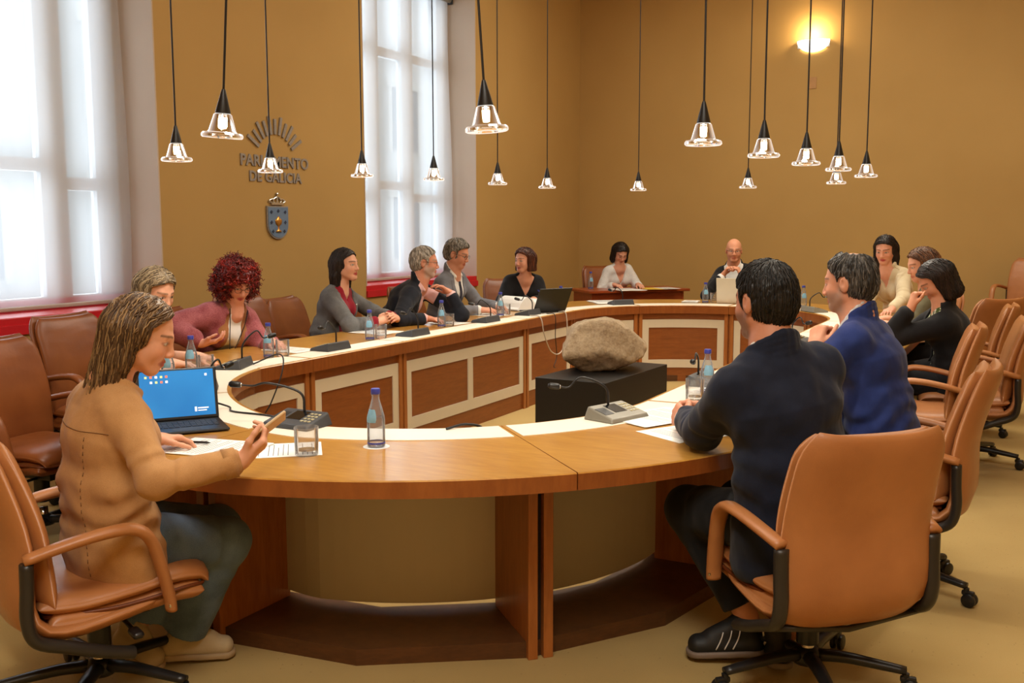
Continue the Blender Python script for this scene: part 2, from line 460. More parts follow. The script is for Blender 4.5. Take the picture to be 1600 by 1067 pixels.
def shield_poly(w, top, bot):
    p = [(-w, top)]; p += [(-w + 0, (top + bot) * .3)]
    for k in range(13):
        a = PI + PI * k / 12; p.append((w * math.cos(a), bot + w * .95 + w * .95 * math.sin(a)))
    p += [(w, (top + bot) * .3), (w, top)]
    return p[::-1] if False else p
mb = MB(); mb.add(*extr(shield_poly(.131, .135, -.140), .002, .016)); mb.build('shield_rim', M_STEEL, sh)
mb = MB(); mb.add(*extr(shield_poly(.120, .125, -.129), .014, .02)); mb.build('shield_field', M_SHBLUE, sh)
cr = MB()
for y, z in ((-.085, .085), (0, .095), (.085, .085), (-.085, .0), (.085, .0), (-.07, -.075), (.07, -.075)):
    cr.box(.02, .026, y - .004, y + .004, z - .014, z + .014); cr.box(.02, .026, y - .014, y + .014, z - .004, z + .004)
cr.build('cross', mat_plain('shield_cross', (80, 92, 120), .4, .3), sh)
ch = MB(); MM = Matrix.Translation((.02, 0, -.05)) @ Matrix.Scale(.35, 4, Vector((1, 0, 0)))
ch.lathe([(.036, -.03), (.03, -.02), (.01, -.01), (.009, .012), (.014, .02), (.036, .036), (.042, .062), (.04, .07), (.02, .085), (.008, .1)], 20, MM)
ch.build('chalice', M_GOLD, sh, smooth=True)
cw = MB(); cw.box(.004, .022, -.075, .075, .145, .165)
for k in range(5):
    y = -.066 + .033 * k; zz = .045 - abs(k - 2) * .008
    path = [(.012, y, .16), (.012, y * 1.45, .16 + zz * .5), (.012, y * 1.25, .16 + zz * .95), (.012, y * .3, .16 + zz * 1.35)]
    cw.tube(smooth_path(path, 5), .006, 8)
cw.lathe([(0, -.012), (.01, -.008), (.013, 0), (.01, .008), (0, .012)], 10, Matrix.Translation((.012, 0, .236)))
cw.build('crown', M_SILV, sh)
# ------------------------------------------------------------------ conference table (long ring with round ends)
L, RI, RO, TZ = 2.048, 1.089, 1.866, .74
PERI = 4 * L + 2 * PI * RI
def station(S):
    S %= PERI
    if S < 2 * L: return (-L + S, PI)
    S -= 2 * L
    if S < PI * RI: return (L, PI - S / RI)
    S -= PI * RI
    if S < 2 * L: return (L - S, 0.0)
    S -= 2 * L
    return (-L, -S / RI)
def inset(S):
    """the near left curve of the ring is drawn in a little tighter than a true circle"""
    S %= PERI; yc, a = station(S); S0 = 4 * L + PI * RI
    if S > S0 - .001 and yc < 0:
        d = abs(math.degrees(a))
        if d > 80: return .157 * math.sin(PI * min(1, (d - 80) / 102))
    return 0.0
def sp(S, r):
    yc, a = station(S); r -= inset(S) * (1 + .55 * max(0, (r - 1.2) / .67)); return (r * math.cos(a), yc + r * math.sin(a))
def stations(S0, S1, step=.06):
    n = max(1, int(math.ceil((S1 - S0) / step))); base = [S0 + (S1 - S0) * i / n for i in range(n + 1)]
    for k in (2 * L, 2 * L + PI * RI, 4 * L + PI * RI, PERI, PERI + 2 * L):
        if S0 < k < S1: base.append(k)
    return sorted(base)
def sweep(mb, prof, S0, S1, step=.06):
    """closed cross-section prof [(r,z)...] (counter-clockwise) swept along the ring"""
    st = stations(S0, S1, step); n = len(prof); V = []; Fc = []
    for S in st:
        for r, z in prof:
            x, y = sp(S, r); V.append((x, y, z))
    for i in range(len(st) - 1):
        for j in range(n):
            Fc.append((i * n + j, (i + 1) * n + j, (i + 1) * n + (j + 1) % n, i * n + (j + 1) % n))
    Fc.append(tuple(range(n))); Fc.append(tuple(reversed([(len(st) - 1) * n + j for j in range(n)])))
    mb.add(V, Fc); return mb
def rect(r0, r1, z0, z1): return [(r0, z0), (r1, z0), (r1, z1), (r0, z1)]

def mat_tabletop():
    t = NT('tabletop_oak'); t.set(Roughness=.3); t.b.inputs['Coat Weight'].default_value = .35; t.b.inputs['Coat Roughness'].default_value = .16
    co = t.coord('Object', (7, 7, 7)); n1 = t.noise(t.coord('Object', (4, 22, 4), (0, 0, .5)), 2.2, 5, .62); n2 = t.noise(co, .35, 2)
    mx = t.node('ShaderNodeMix', data_type='FLOAT'); mx.inputs[0].default_value = .3; t.link(n1, mx.inputs[2]); t.link(n2, mx.inputs[3])
    up = t.ramp(mx.outputs[0], [(.34, srgb((164, 112, 42))), (.66, srgb((188, 138, 62)))]); side_shade = t.ramp(mx.outputs[0], [(.34, srgb((128, 66, 24))), (.66, srgb((152, 86, 36)))])  # same oak all over; shade on the edges is painted in as darker red
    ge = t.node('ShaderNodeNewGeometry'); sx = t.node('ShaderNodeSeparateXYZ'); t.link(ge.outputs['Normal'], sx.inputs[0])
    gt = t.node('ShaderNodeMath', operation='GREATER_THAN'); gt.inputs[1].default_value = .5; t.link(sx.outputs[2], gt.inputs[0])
    m2 = t.node('ShaderNodeMix', data_type='RGBA'); t.link(gt.outputs[0], m2.inputs[0]); t.link(side_shade, m2.inputs[6]); t.link(up, m2.inputs[7]); t.link(m2.outputs[2], t.b.inputs['Base Color'])
    return t.m
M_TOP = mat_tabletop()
M_WOOD = mat_wood('table_oak', (146, 84, 36), (176, 108, 52), (14, 14, 2), .38)
M_WOODH = mat_wood('panel_oak', (124, 66, 24), (148, 84, 36), (3, 3, 26), .42)
M_DARKWOOD = mat_wood('plinth_wood', (74, 44, 22), (98, 60, 30), (6, 6, 20), .45)
M_PANELWHITE = mat_plain('panel_white', (214, 202, 180), .5, var=.02, scale=3)
M_BACKWHITE = mat_plain('modesty_cream', (206, 196, 176), .55, var=.03, scale=2)
M_INLAY = mat_plain('inlay_white', (236, 228, 212), .4, var=.02, scale=4)
M_GAP = mat_plain('gap_dark', (34, 20, 12), .8)

q = PI * RI / 4
JOINTS = [.44, 1.388, 3.178, 2 * L, 2 * L + q, 2 * L + 2 * q, 2 * L + 3 * q, 2 * L + 4 * q, 8.435, 10.225, 11.60, 12.44, 13.324, 14.179]
tbl = empty('conference_table', (0, 0, 0), 0, 'long oval ring-shaped oak conference table with white inlays and panelled inner face', 'table')
top = MB()
prof = [(RI, .662), (RI + .045, .662), (RI + .045, .700), (RO - .035, .700), (RO - .035, .684), (RO, .684), (RO, .736), (RO - .004, .74), (RI + .004, .74), (RI, .736)]
for i, s0 in enumerate(JOINTS):
    s1 = JOINTS[i + 1] if i + 1 < len(JOINTS) else JOINTS[0] + PERI
    sweep(top, prof, s0 + .0012, s1 - .0012, .045)
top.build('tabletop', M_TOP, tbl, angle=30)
pl = MB(); verts = []
# polygonal dark plinth under the table
def plinth_ring(r):
    pts = [sp(s, r) for s in (0, .0)]
    out = []
    for y in (-L, -L / 3, L / 3, L): out.append((-r, y))
    for k in range(1, 8): a = PI - PI * k / 8; out.append((r * math.cos(a), L + r * math.sin(a)))
    for y in (L, L / 3, -L / 3, -L): out.append((r, y))
    for k in range(1, 8):
        a = -PI * k / 8; d = math.degrees(-a); q_ = r - (.157 * math.sin(PI * min(1, (d - 80) / 102)) if d > 80 else 0); out.append((q_ * math.cos(a), -L + q_ * math.sin(a)))
    return out
po, pi_ = plinth_ring(1.52), plinth_ring(1.135)
n = len(po); V = []
for p in (pi_, po):
    for z in (0, .058): V += [(x, y, z) for x, y in p]
Fc = []
for i in range(n):
    j = (i + 1) % n
    Fc += [(2 * n + j, 2 * n + i, 3 * n + i, 3 * n + j), (i, j, n + j, n + i), (n + i, n + j, 3 * n + j, 3 * n + i)]
MB().add(V, Fc).build('plinth', M_DARKWOOD, tbl)
for i, s0 in enumerate(JOINTS):
    s1 = JOINTS[i + 1] if i + 1 < len(JOINTS) else JOINTS[0] + PERI
    near = s0 > 11
    g0, g1 = s0 + .045, s1 - .045
    sweep(MB(), rect(RI + .02, 1.305, .7385, .7425), s0 + .014, s1 - .014, .045).build('white_inlay', M_INLAY, tbl)
    # inner panel
    zb = .086 if near else .0
    pn = MB(); sweep(pn, rect(1.128, 1.152, zb, .70), s0, s1)
    po_ = pn.build('front_panel', M_WOODH, tbl)
    # white frame on the inner face
    f = MB(); z0, z1, bw = .135, .602, .078
    r0, r1 = 1.120, 1.130
    sweep(f, rect(r0, r1, z1 - bw, z1), g0, g1); sweep(f, rect(r0, r1, z0, z0 + bw), g0, g1)
    cuts = [g0, g1]
    sweep(f, rect(r0, r1, z0 + bw, z1 - bw), g0, g0 + bw * .8); sweep(f, rect(r0, r1, z0 + bw, z1 - bw), g1 - bw * .8, g1)
    if s1 - s0 > 1.5: m_ = (s0 + s1) / 2; sweep(f, rect(r0, r1, z0 + bw, z1 - bw), m_ - .035, m_ + .035)
    f.build('panel_frame', M_PANELWHITE, po_)
    # cream outer face
    sweep(MB(), rect(1.153, 1.164, .086, .70), s0 + .03, s1 - .03).build('modesty_board', M_BACKWHITE, tbl)
    # twin posts on the inner face at each joint
    ps = MB()
    for d0, d1 in ((-.042, -.010), (.010, .042)): sweep(ps, rect(1.112, 1.13, zb, .664), s0 + d0, s0 + d1)
    ps.build('joint_post', M_WOOD, tbl)
    # twin radial support boards outside
    yc, a = station(s0); M = Matrix.Translation((0, yc, 0)) @ Matrix.Rotation(a, 4, 'Z') @ Matrix.Translation((-inset(s0), 0, 0))
    fn = MB()
    for d0, d1 in ((-.046, -.011), (.011, .046)): fn.box(1.16, 1.54, d0, d1, 0, .70, M)
    fn.build('support_fin', M_WOOD, tbl, bevel=.002)
    MB().box(1.155, 1.51, -.0105, .0105, 0, .69, M).build('gap_shade', M_GAP, tbl)  # dark filler painted in for the shade between the twin boards

# ------------------------------------------------------------------ black display plinth and the rough stone
bp = MB()
bx0 = Vector((-.83, .74)); bx1 = Vector((-.30, .70)); bx2 = Vector((-.02, 1.90)); bx3 = Vector((-.55, 1.94))
M_BLACK = mat_plain('black_laminate', (20, 19, 18), .45, var=.08, bump=.03)
# ------------------------------------------------------------------ chairs
M_LEATH = mat_leather('tan_leather', (164, 106, 62), (180, 120, 72))
M_LEATHD = mat_leather('brown_leather', (120, 64, 30), (140, 80, 40))
M_PIPING = mat_leather('piping_leather', (96, 46, 20), (110, 56, 26), .45)
M_STEELDK = mat_plain('dark_metal', (52, 48, 44), .38, .35, var=.08)
M_BASEBLK = mat_plain('base_black', (30, 29, 29), .35, .1, var=.08)
def pillow(name, mid, W, T, mat, parent, n=28, m=26, wrap=0.0, corner=.35, edge=5, crease=0):
    """leather slab: mid = [(x,z)...] profile, W(v) half width, T thickness, wrap curves the sides forward"""
    P = smooth_path([(p[0], 0, p[1]) for p in mid], 6)
    # arc-length resample
    d = [0]
    for i in range(1, len(P)): d.append(d[-1] + (P[i] - P[i - 1]).length)
    Q = []
    for k in range(m + 1):
        s = d[-1] * (0.5 - .5 * math.cos(PI * k / m)) ; i = max(j for j in range(len(d)) if d[j] <= s + 1e-9); i = min(i, len(P) - 2)
        t = (s - d[i]) / max(1e-9, d[i + 1] - d[i]); Q.append((P[i].lerp(P[i + 1], t), s / d[-1]))
    V = []; front = []; back = []
    for k, (p, v) in enumerate(Q):
        a = Q[max(k - 1, 0)][0]; b = Q[min(k + 1, m)][0]; tg = (b - a).normalized(); nr = Vector((tg.z, 0, -tg.x))
        for j in range(n + 1):
            u = math.sin((j / n - .5) * PI) ; w = W(v)
            e = max(0, 1 - abs(u) ** edge) ** .5 * max(0.0, 1 - abs(2 * v - 1) ** (edge * 2.2)) ** .5
            th = T * .5 * e
            cr = 0
            if crease: cr = .004 * math.sin(v * 40 + u * 3) * abs(u) * (1 - abs(u))
            c = p + Vector((0, u * w, 0)) + nr * (wrap * abs(u) ** 3 + cr)
            front.append(c + nr * th); back.append(c - nr * th)
    V = front + back; N = len(front); Fc = []
    for k in range(m):
        for j in range(n):
            q_ = k * (n + 1) + j
            Fc.append((q_, q_ + 1, q_ + n + 2, q_ + n + 1)); Fc.append((N + q_, N + q_ + n + 1, N + q_ + n + 2, N + q_ + 1))
    for k in range(m):
        for j in (0, n):
            a = k * (n + 1) + j; b = a + n + 1; Fc.append((a, b, N + b, N + a) if j == 0 else (b, a, N + a, N + b))
    for k in (0, m):
        for j in range(n):
            a = k * (n + 1) + j; b = a + 1; Fc.append((b, a, N + a, N + b) if k == 0 else (a, b, N + b, N + a))
    return mesh_obj(name, V, Fc, mat, parent)

def make_chair(label, group, leather=M_LEATH):
    c = empty('office_chair', (0, 0, 0), 0, label, 'office chair', group)
    wb = lambda v: .248 + .012 * math.sin(PI * min(1, v * 1.1)) - (.050 * max(0, (v - .88) / .12) ** 2.4) - .03 * max(0, (.12 - v) / .12) ** 2
    shell = [(.16, .355), (.02, .335), (-.12, .318), (-.215, .335), (-.268, .40), (-.275, .50), (-.272, .60), (-.290, .70), (-.325, .82), (-.362, .925)]
    pillow('back_shell', shell, wb, .058, leather, c, wrap=.034, edge=6)
    cush = [(-.205, .42), (-.212, .50), (-.220, .57), (-.228, .64), (-.248, .72), (-.282, .82), (-.318, .915)]
    wc = lambda v: .238 + .010 * math.sin(PI * v) - (.05 * max(0, (v - .82) / .18) ** 2.2)
    pillow('back_cushion', cush, wc, .075, leather, c, wrap=.028, edge=5, crease=1)
    seat = [(-.22, .425), (-.10, .415), (.04, .425), (.17, .438), (.255, .428), (.285, .395)]
    ws = lambda v: .232 + .012 * math.sin(PI * v) - .02 * max(0, (v - .85) / .15) ** 2
    st = pillow('seat', seat, ws, .075, leather, c, edge=5, crease=1)
    pan = [(-.19, .372), (-.08, .366), (.06, .372), (.18, .384), (.262, .376)]
    pillow('seat_pan', pan, lambda v: .236, .085, leather, c, edge=7)
    pp = MB(); pts = [(-.2, .2, .39), (0, .236, .385), (.2, .236, .40), (.275, .19, .392), (.292, 0, .39), (.275, -.19, .392), (.2, -.236, .40), (0, -.236, .385), (-.2, -.2, .39)]
    pp.tube(smooth_path(pts, 6), .006, 6); pp.build('seat_piping', M_PIPING, st, smooth=True)
    for s in (1, -1):
        a = MB()
        pth = smooth_path([(-.258, s * .262, .588), (-.16, s * .278, .614), (-.05, s * .286, .632), (.035, s * .286, .630), (.085, s * .283, .590), (.115, s * .278, .50), (.138, s * .272, .40), (.144, s * .270, .352)], 5)
        m = len(pth); a.tube(pth, [.030 - .004 * abs(2 * i / m - 1) for i in range(m)], 12, flat=.62)
        ar = a.build('armrest', leather, c, smooth=True)
        bt = MB(); bt.lathe([(0, 0), (.009, .001), (.009, .004), (.006, .007), (0, .008)], 12, Matrix.Translation((.139, s * .287, .372)) @ Matrix.Rotation(-s * PI / 2, 4, 'X')); bt.build('bolt', M_CHROME, ar)
        b = MB()
        pb = smooth_path([(-.252, s * .262, .578), (-.254, s * .262, .50), (-.258, s * .262, .41), (-.235, s * .260, .345), (-.15, s * .255, .305), (-.05, s * .246, .262), (.02, s * .238, .238), (.035, s * .236, .233)], 5)
        b.tube(pb, .024, 10, flat=.8); b.build('arm_bracket', M_STEELDK, c, smooth=True)
    xb = MB(); xb.tube([(-.205, -.262, .318), (-.215, 0, .290), (-.205, .262, .318)], .011, 8); xb.build('cross_bar', M_STEELDK, c, smooth=True)
    col = MB(); col.lathe([(.026, .155), (.036, .16), (.036, .285), (.055, .30), (.06, .325), (.0, .325)], 20); col.box(-.14, .14, -.07, .07, .285, .325)
    col.build('column', M_BASEBLK, c, angle=40)
    MB().lathe([(.02, .09), (.022, .1), (.022, .16), (0, .16)], 16).build('gas_lift', M_CHROME, c, smooth=True)
    lv = MB(); lv.tube([(.05, -.07, .29), (.05, -.2, .285)], .007, 8); lv.bbox((.05, -.22, .285), (.035, .07, .022), .01); lv.build('lever', M_BASEBLK, c, smooth=True)
    MB().lathe([(0, .07), (.045, .072), (.05, .085), (.046, .11), (.03, .125), (0, .127)], 20).build('hub', M_BASEBLK, c, smooth=True)
    for k in range(5):
        an = 2 * PI * k / 5 + .35; M = Matrix.Rotation(an, 4, 'Z')
        l = MB(); l.tube(smooth_path([(.03, 0, .100), (.12, 0, .102), (.22, 0, .092), (.305, 0, .082)], 4), [.027 - .009 * i / 12 for i in range(13)], 10, M, flat=.75)
        lg = l.build('leg', M_BASEBLK, c, smooth=True)
        w = MB()
        for sy in (-1, 1):
            w.lathe([(0, -.009), (.022, -.009), (.027, -.006), (.028, 0), (.027, .006), (.022, .009), (0, .009)], 18, M @ Matrix.Translation((.318, sy * .013, .0285)) @ Matrix.Rotation(PI / 2, 4, 'X'))
        w.tube([(.300, 0, .028), (.305, 0, .075)], .011, 8, M); w.bbox((.312, 0, .055), (.05, .02, .02), .006, M)
        w.build('caster', M_BASEBLK, lg, angle=40)
    return c

CHAIR0 = make_chair('tan leather office chair', None)
CHAIRD = make_chair('brown leather office chair', None, M_LEATHD)
used = set()
def place_chair(x, y, f, label, dark=False, dz=0.0, tilt=0.0, z=0, group='leather swivel chairs around the oval table'):
    proto = CHAIRD if dark else CHAIR0
    o = proto if id(proto) not in used else copy_tree(proto)
    used.add(id(proto))
    o.location = (x, y, z); o.rotation_euler = (0, 0, R(f)); o['label'] = label; o['group'] = group
    if dz: 
        for ch_ in o.children:
            if ch_.name.split('.')[0] not in ('leg', 'hub', 'gas_lift'): ch_.location.z += dz
    return o
place_chair(-.02, -4.00, 66, 'tan leather swivel chair under the woman in the tan jacket', dz=-.02)
place_chair(1.97, -2.86, 134, 'tan leather swivel chair under the man in dark navy, its back turned to us')
place_chair(2.10, -1.80, 178, 'tan leather swivel chair behind the man in the bright blue blazer', dz=.045)
place_chair(1.97, .02, 184, 'empty tan leather swivel chair between the blue blazer and the woman in black', dz=.03)
place_chair(2.22, .72, 186, 'tan leather swivel chair behind the woman in the black jacket', dz=.03)
place_chair(2.10, 1.72, 182, 'tan leather swivel chair under the brown-haired person whose face is hidden', dz=.03)
place_chair(2.10, 2.62, 140, 'empty tan leather swivel chair nearest the far right corner of the table', dz=.03)
place_chair(-1.60, -3.02, 4, 'empty brown leather swivel chair cut by the left edge, beside the woman in tan', True, dz=.03)
place_chair(-1.93, -2.32, 8, 'brown leather swivel chair under the woman with grey-blonde hair', True, dz=.05)
place_chair(-2.24, -1.46, -8, 'brown leather swivel chair under the woman with curly red hair', True)
place_chair(-2.10, -.82, -2, 'empty brown leather swivel chair between the red-haired woman and the grey blazer', True, dz=.05)
place_chair(-2.20, -.20, 8, 'brown leather swivel chair under the woman in the grey blazer', True)
place_chair(-2.22, .55, 14, 'brown leather swivel chair under the man in the black jacket leaning right', True)
place_chair(-2.20, 1.40, 2, 'brown leather swivel chair under the man in the light grey suit', True)
place_chair(-2.06, 2.72, -44, 'brown leather swivel chair under the woman with the brown bob', True)
place_chair(-.24, 4.50, -84, 'brown leather swivel chair under the bald man', True)
place_chair(1.64, 3.30, -122, 'tan leather swivel chair under the woman in the cream blazer')
place_chair(2.42, 5.98, -112, 'empty tan leather chair on the dark platform by the back wall', z=.2, dz=.02, group='chairs by the wall')
# ------------------------------------------------------------------ display plinth + stone
def solid_poly(poly, z0, z1):
    n = len(poly); V = [(x, y, z0) for x, y in poly] + [(x, y, z1) for x, y in poly]
    return V, [tuple(reversed(range(n))), tuple(range(n, 2 * n))] + [(i, (i + 1) % n, n + (i + 1) % n, n + i) for i in range(n)]
PLZ = .34
def rot_rect(cx, cy, lx, ly, ang):
    c, s = math.cos(ang), math.sin(ang)
    return [(cx + x * c - y * s, cy + x * s + y * c) for x, y in ((-lx / 2, -ly / 2), (lx / 2, -ly / 2), (lx / 2, ly / 2), (-lx / 2, ly / 2))]

# ------------------------------------------------------------------ glassware, bottles, microphones, paper
M_GLASS = mat_glass('clear_glass', (252, 252, 252), milk=.10, blend=.25)
M_BOTTLE = mat_glass('bottle_glass', (246, 250, 255), milk=.16, blend=.25)
M_WATER = mat_glass('water', (250, 252, 255), ior=1.33, blend=.12, milk=.03)
M_CAP = mat_plain('blue_cap', (58, 66, 158), .35, var=.04)
M_LABEL = mat_plain('label_blue', (126, 176, 204), .4, var=.15, scale=40)
M_LABELW = mat_plain('label_white', (222, 224, 226), .4, var=.05)
M_PAPER = mat_plain('paper', (240, 238, 232), .6, var=.02, scale=6)
M_INK = mat_plain('ink_grey', (120, 120, 124), .7, var=.05)
def make_bottle():
    b = empty('water_bottle', (0, 0, 0), 0, 'bottle', 'bottle', 'water bottles on the table')
    g = MB(); g.lathe([(0, .001), (.027, .001), (.0305, .004), (.031, .012), (.031, .092), (.0295, .108), (.0225, .135), (.0155, .158), (.0128, .170), (.0128, .178), (.0145, .180), (.0145, .184), (.0125, .186), (.0125, .190), (0, .190)], 28)
    g.build('glass_body', M_BOTTLE, b, smooth=True)
    w = MB(); w.lathe([(0, .005), (.0285, .005), (.0290, .012), (.0290, .088), (.0280, .104), (.0, .104)], 24); w.build('water', M_WATER, b, smooth=True)
    c = MB(); c.lathe([(.0155, .184), (.0162, .186), (.0158, .200), (.0145, .203), (0, .2035)], 24); c.build('cap', M_CAP, b, angle=40)
    l = MB(); n = 12; V = []; Fc = []
    for i in range(7):
        for j in range(n + 1):
            a = (j / n - .5) * 1.5 * (.55 + .45 * math.sin(PI * (.25 + .6 * i / 6))); z = .088 + .045 * i / 6
            r = .0312 if z < .094 else (.0312 - (z - .094) * .11 if z < .11 else .0295 - (z - .108) * .262)
            V.append(((r + .0006) * math.cos(a), (r + .0006) * math.sin(a), z))
    for i in range(6):
        for j in range(n): q_ = i * (n + 1) + j; Fc.append((q_, q_ + 1, q_ + n + 2, q_ + n + 1))
    mesh_obj('label', V, Fc, M_LABEL, b)
    MB().lathe([(.0312, .012), (.0314, .013), (.0314, .017), (.0312, .018)], 24, close=False).build('blue_band', M_CAP, b, smooth=True)
    return b
def make_tumbler():
    t = empty('water_glass', (0, 0, 0), 0, 'glass', 'glass', 'water glasses on the table')
    g = MB(); g.lathe([(0, 0), (.036, 0), (.0385, .003), (.0405, .095), (.0385, .095), (.0365, .018), (0, .016)], 28); g.build('glass_body', M_GLASS, t, angle=50)
    w = MB(); w.lathe([(0, .0165), (.0362, .0185), (.0370, .038), (0, .038)], 24); w.build('water', M_WATER, t, angle=50)
    return t
B0 = make_bottle(); G0 = make_tumbler(); first = {}
def put(proto, x, y, label, rz=0, z=.741):
    o = proto if not first.get(id(proto)) else copy_tree(proto); first[id(proto)] = True
    o.location = (x, y, z); o.rotation_euler = (0, 0, R(rz)); o['label'] = label; return o
IZ = .7428
def on(x, y):   # top of white inlay or wood
    yc = max(-L, min(L, y)); r = math.hypot(x, y - yc); return IZ if r < 1.33 else .7402
def bottle(x, y, label, rz=-60): return put(B0, x, y, label, rz, on(x, y))
def glass(x, y, label): return put(G0, x, y, label, 0, on(x, y))
bottle(.585, -3.317, 'clear glass water bottle on a coaster on the bare near end of the table', -95)
bottle(-1.216, -2.410, 'clear water bottle in front of the woman with grey-blonde hair, beside her glass')
bottle(-1.07, -2.70, 'water bottle mostly hidden behind the open tablet computer, only its blue cap showing')
bottle(-1.347, -1.689, 'clear water bottle in front of the woman with curly red hair')
bottle(-1.353, -.695, 'clear water bottle in front of the woman in the grey blazer')
bottle(-1.379, .249, 'clear water bottle in front of the man in the black jacket leaning right')
bottle(-1.424, 1.254, 'clear water bottle in front of the man in the light grey suit')
bottle(-1.33, 2.25, 'water bottle half hidden behind the black laptop')
bottle(-.309, 3.408, 'water bottle before the bald man, left of his white laptop')
bottle(.656, 3.298, 'water bottle standing alone at the far end, right of the bald man')
bottle(1.282, -1.755, 'water bottle mostly hidden by the arm of the man in dark navy')
glass(.454, -3.529, 'tumbler with a little water near the raised phone')
glass(-1.207, -2.320, 'tumbler of water at the hands of the woman with grey-blonde hair')
glass(-1.320, -1.600, 'tumbler of water beside the red-haired woman’s bottle')
glass(-1.348, -.575, 'tumbler beside the bottle of the woman in the grey blazer')
glass(-1.370, .340, 'tumbler beside the bottle of the man in the black jacket')
glass(-1.439, 1.38, 'tumbler beside the bottle of the man in the light grey suit')
glass(-.262, 3.54, 'tumbler beside the bald man’s bottle')
glass(1.285, -1.946, 'tumbler by the hands of the man in dark navy')
cs = MB().lathe([(0, 0), (.046, 0), (.047, .0015), (.046, .003), (0, .003)], 32).build('coaster', M_LABELW, None, angle=40, loc=(.585, -3.317, .7372)); tag(cs, 'round white coaster under the nearest water bottle', 'coaster')

M_MIC = mat_plain('mic_grey', (62, 64, 68), .45, var=.06, bump=.05)
M_MICLT = mat_plain('mic_light', (128, 124, 112), .4, .1, var=.06)
M_SCREEN = mat_plain('screen_dark', (14, 16, 18), .15)
M_BTN = mat_plain('mic_button', (206, 196, 160), .4)
def mic(x, y, f, head, label, light=False, arch=.10):
    """delegate unit; f = direction the keys face (degrees); head = microphone head offset in world x, y and height"""
    m = empty('conference_microphone', (x, y, on(x, y)), R(f), label, 'microphone', 'delegate microphones on the table')
    w, d = .115, .075
    body = [(-d, -w, 0), (d, -w, 0), (d, w, 0), (-d, w, 0), (-d + .012, -w + .012, .052), (d - .008, -w + .008, .018), (d - .008, w - .008, .018), (-d + .012, w - .012, .052)]
    o = MB().add(body, [(3, 2, 1, 0), (4, 5, 6, 7), (0, 1, 5, 4), (1, 2, 6, 5), (2, 3, 7, 6), (3, 0, 4, 7)]).build('unit_body', M_MICLT if light else M_MIC, m, bevel=.006)
    sl = -math.atan2(.034, 2 * d - .02); 
    def face(px, py, sx, sy, h, nm, mt):
        zt = .052 + (px + d - .012) * (.018 - .052) / (2 * d - .02)
        M = Matrix.Translation((px, py, zt)) @ Matrix.Rotation(-sl, 4, 'Y')
        return MB().box(-sx / 2, sx / 2, -sy / 2, sy / 2, -.001, h, M).build(nm, mt, m)
    face(-.01, 0, .07, .07, .0012, 'display', M_SCREEN)
    bt = MB()
    for i in range(4):
        for j in range(3):
            px, py = -.03 + i * .02, .052 + j * .018
            zt = .052 + (px + d - .012) * (.018 - .052) / (2 * d - .02)
            bt.box(px - .005, px + .005, py - .005, py + .005, zt - .002, zt + .0025)
    bt.build('buttons', M_BTN, m)
    sp_ = face(.0, -.075, .06, .05, .0012, 'speaker_grille', M_BLACKPL)
    M = m.matrix_basis.inverted() if False else Matrix.Rotation(-R(f), 4, 'Z')
    h = M @ Vector((head[0], head[1], 0)); p0 = Vector((-d + .03, 0, .045))
    e = Vector((h.x, h.y, head[2])) + Vector((p0.x, p0.y, 0)); mid = p0.lerp(e, .25); mid.z = max(p0.z, e.z) - .01 + arch * .2
    mid2 = p0.lerp(e, .55); mid2.z = max(e.z, p0.z) + arch * .35
    pth = smooth_path([p0, p0.lerp(mid, .25) + Vector((0, 0, .05)), mid2, p0.lerp(e, .8) * 1.0 + Vector((0, 0, (e.z - p0.lerp(e, .8).z) * .85)), e], 8)
    nk = MB().tube(pth, [.0052 - .0018 * i / len(pth) for i in range(len(pth))], 8); g = nk.build('gooseneck', M_BLACKPL, m, smooth=True)
    dr = (pth[-1] - pth[-3]).normalized()
    hd = MB().tube([e - dr * .004, e, e + dr * .01, e + dr * .036, e + dr * .044], [.006, .011, .0125, .0125, .007], 14); hd.build('microphone_head', M_BLACKPL, g, smooth=True)
    MB().tube([e - dr * .006, e - dr * .001], [.008, .008], 12).build('light_ring', M_CHROME, g, smooth=True)
    return m
mic(.11, -3.17, -92, (-.22, -.11, .15), 'dark grey delegate microphone before the woman in tan, its neck rising to the left', arch=.02)
mic(1.135, -2.47, -18, (-.16, -.12, .125), 'grey delegate microphone beside the white paper of the man in dark navy', True)
mic(-1.235, -2.09, 205, (.10, .10, .16), 'delegate microphone between the grey-blonde woman and the red-haired woman')
mic(-.80, -2.76, 222, (.04, .05, .11), 'delegate microphone half hidden by the open tablet computer')
mic(-1.255, -1.236, 180, (.03, -.17, .15), 'delegate microphone to the right of the red-haired woman')
mic(-1.251, -.332, 180, (-.03, -.12, .16), 'delegate microphone before the clasped hands of the woman in the grey blazer')
mic(-1.28, .749, 180, (-.12, -.06, .14), 'delegate microphone before the man in the black jacket')
mic(-1.27, 1.46, 180, (-.10, -.05, .13), 'delegate microphone between the suited man’s glass and the binder')
mic(-.98, 2.86, 138, (-.12, .02, .13), 'delegate microphone on the far left curve, with papers behind it')
mic(.843, 2.851, 42, (.12, .10, .13), 'delegate microphone on the far right curve of the table', True)
mic(1.20, -1.48, 0, (.02, -.14, .12), 'delegate microphone half hidden behind the man in dark navy')
mic(1.22, .45, 0, (.10, -.05, .13), 'delegate microphone before the woman in the black jacket')

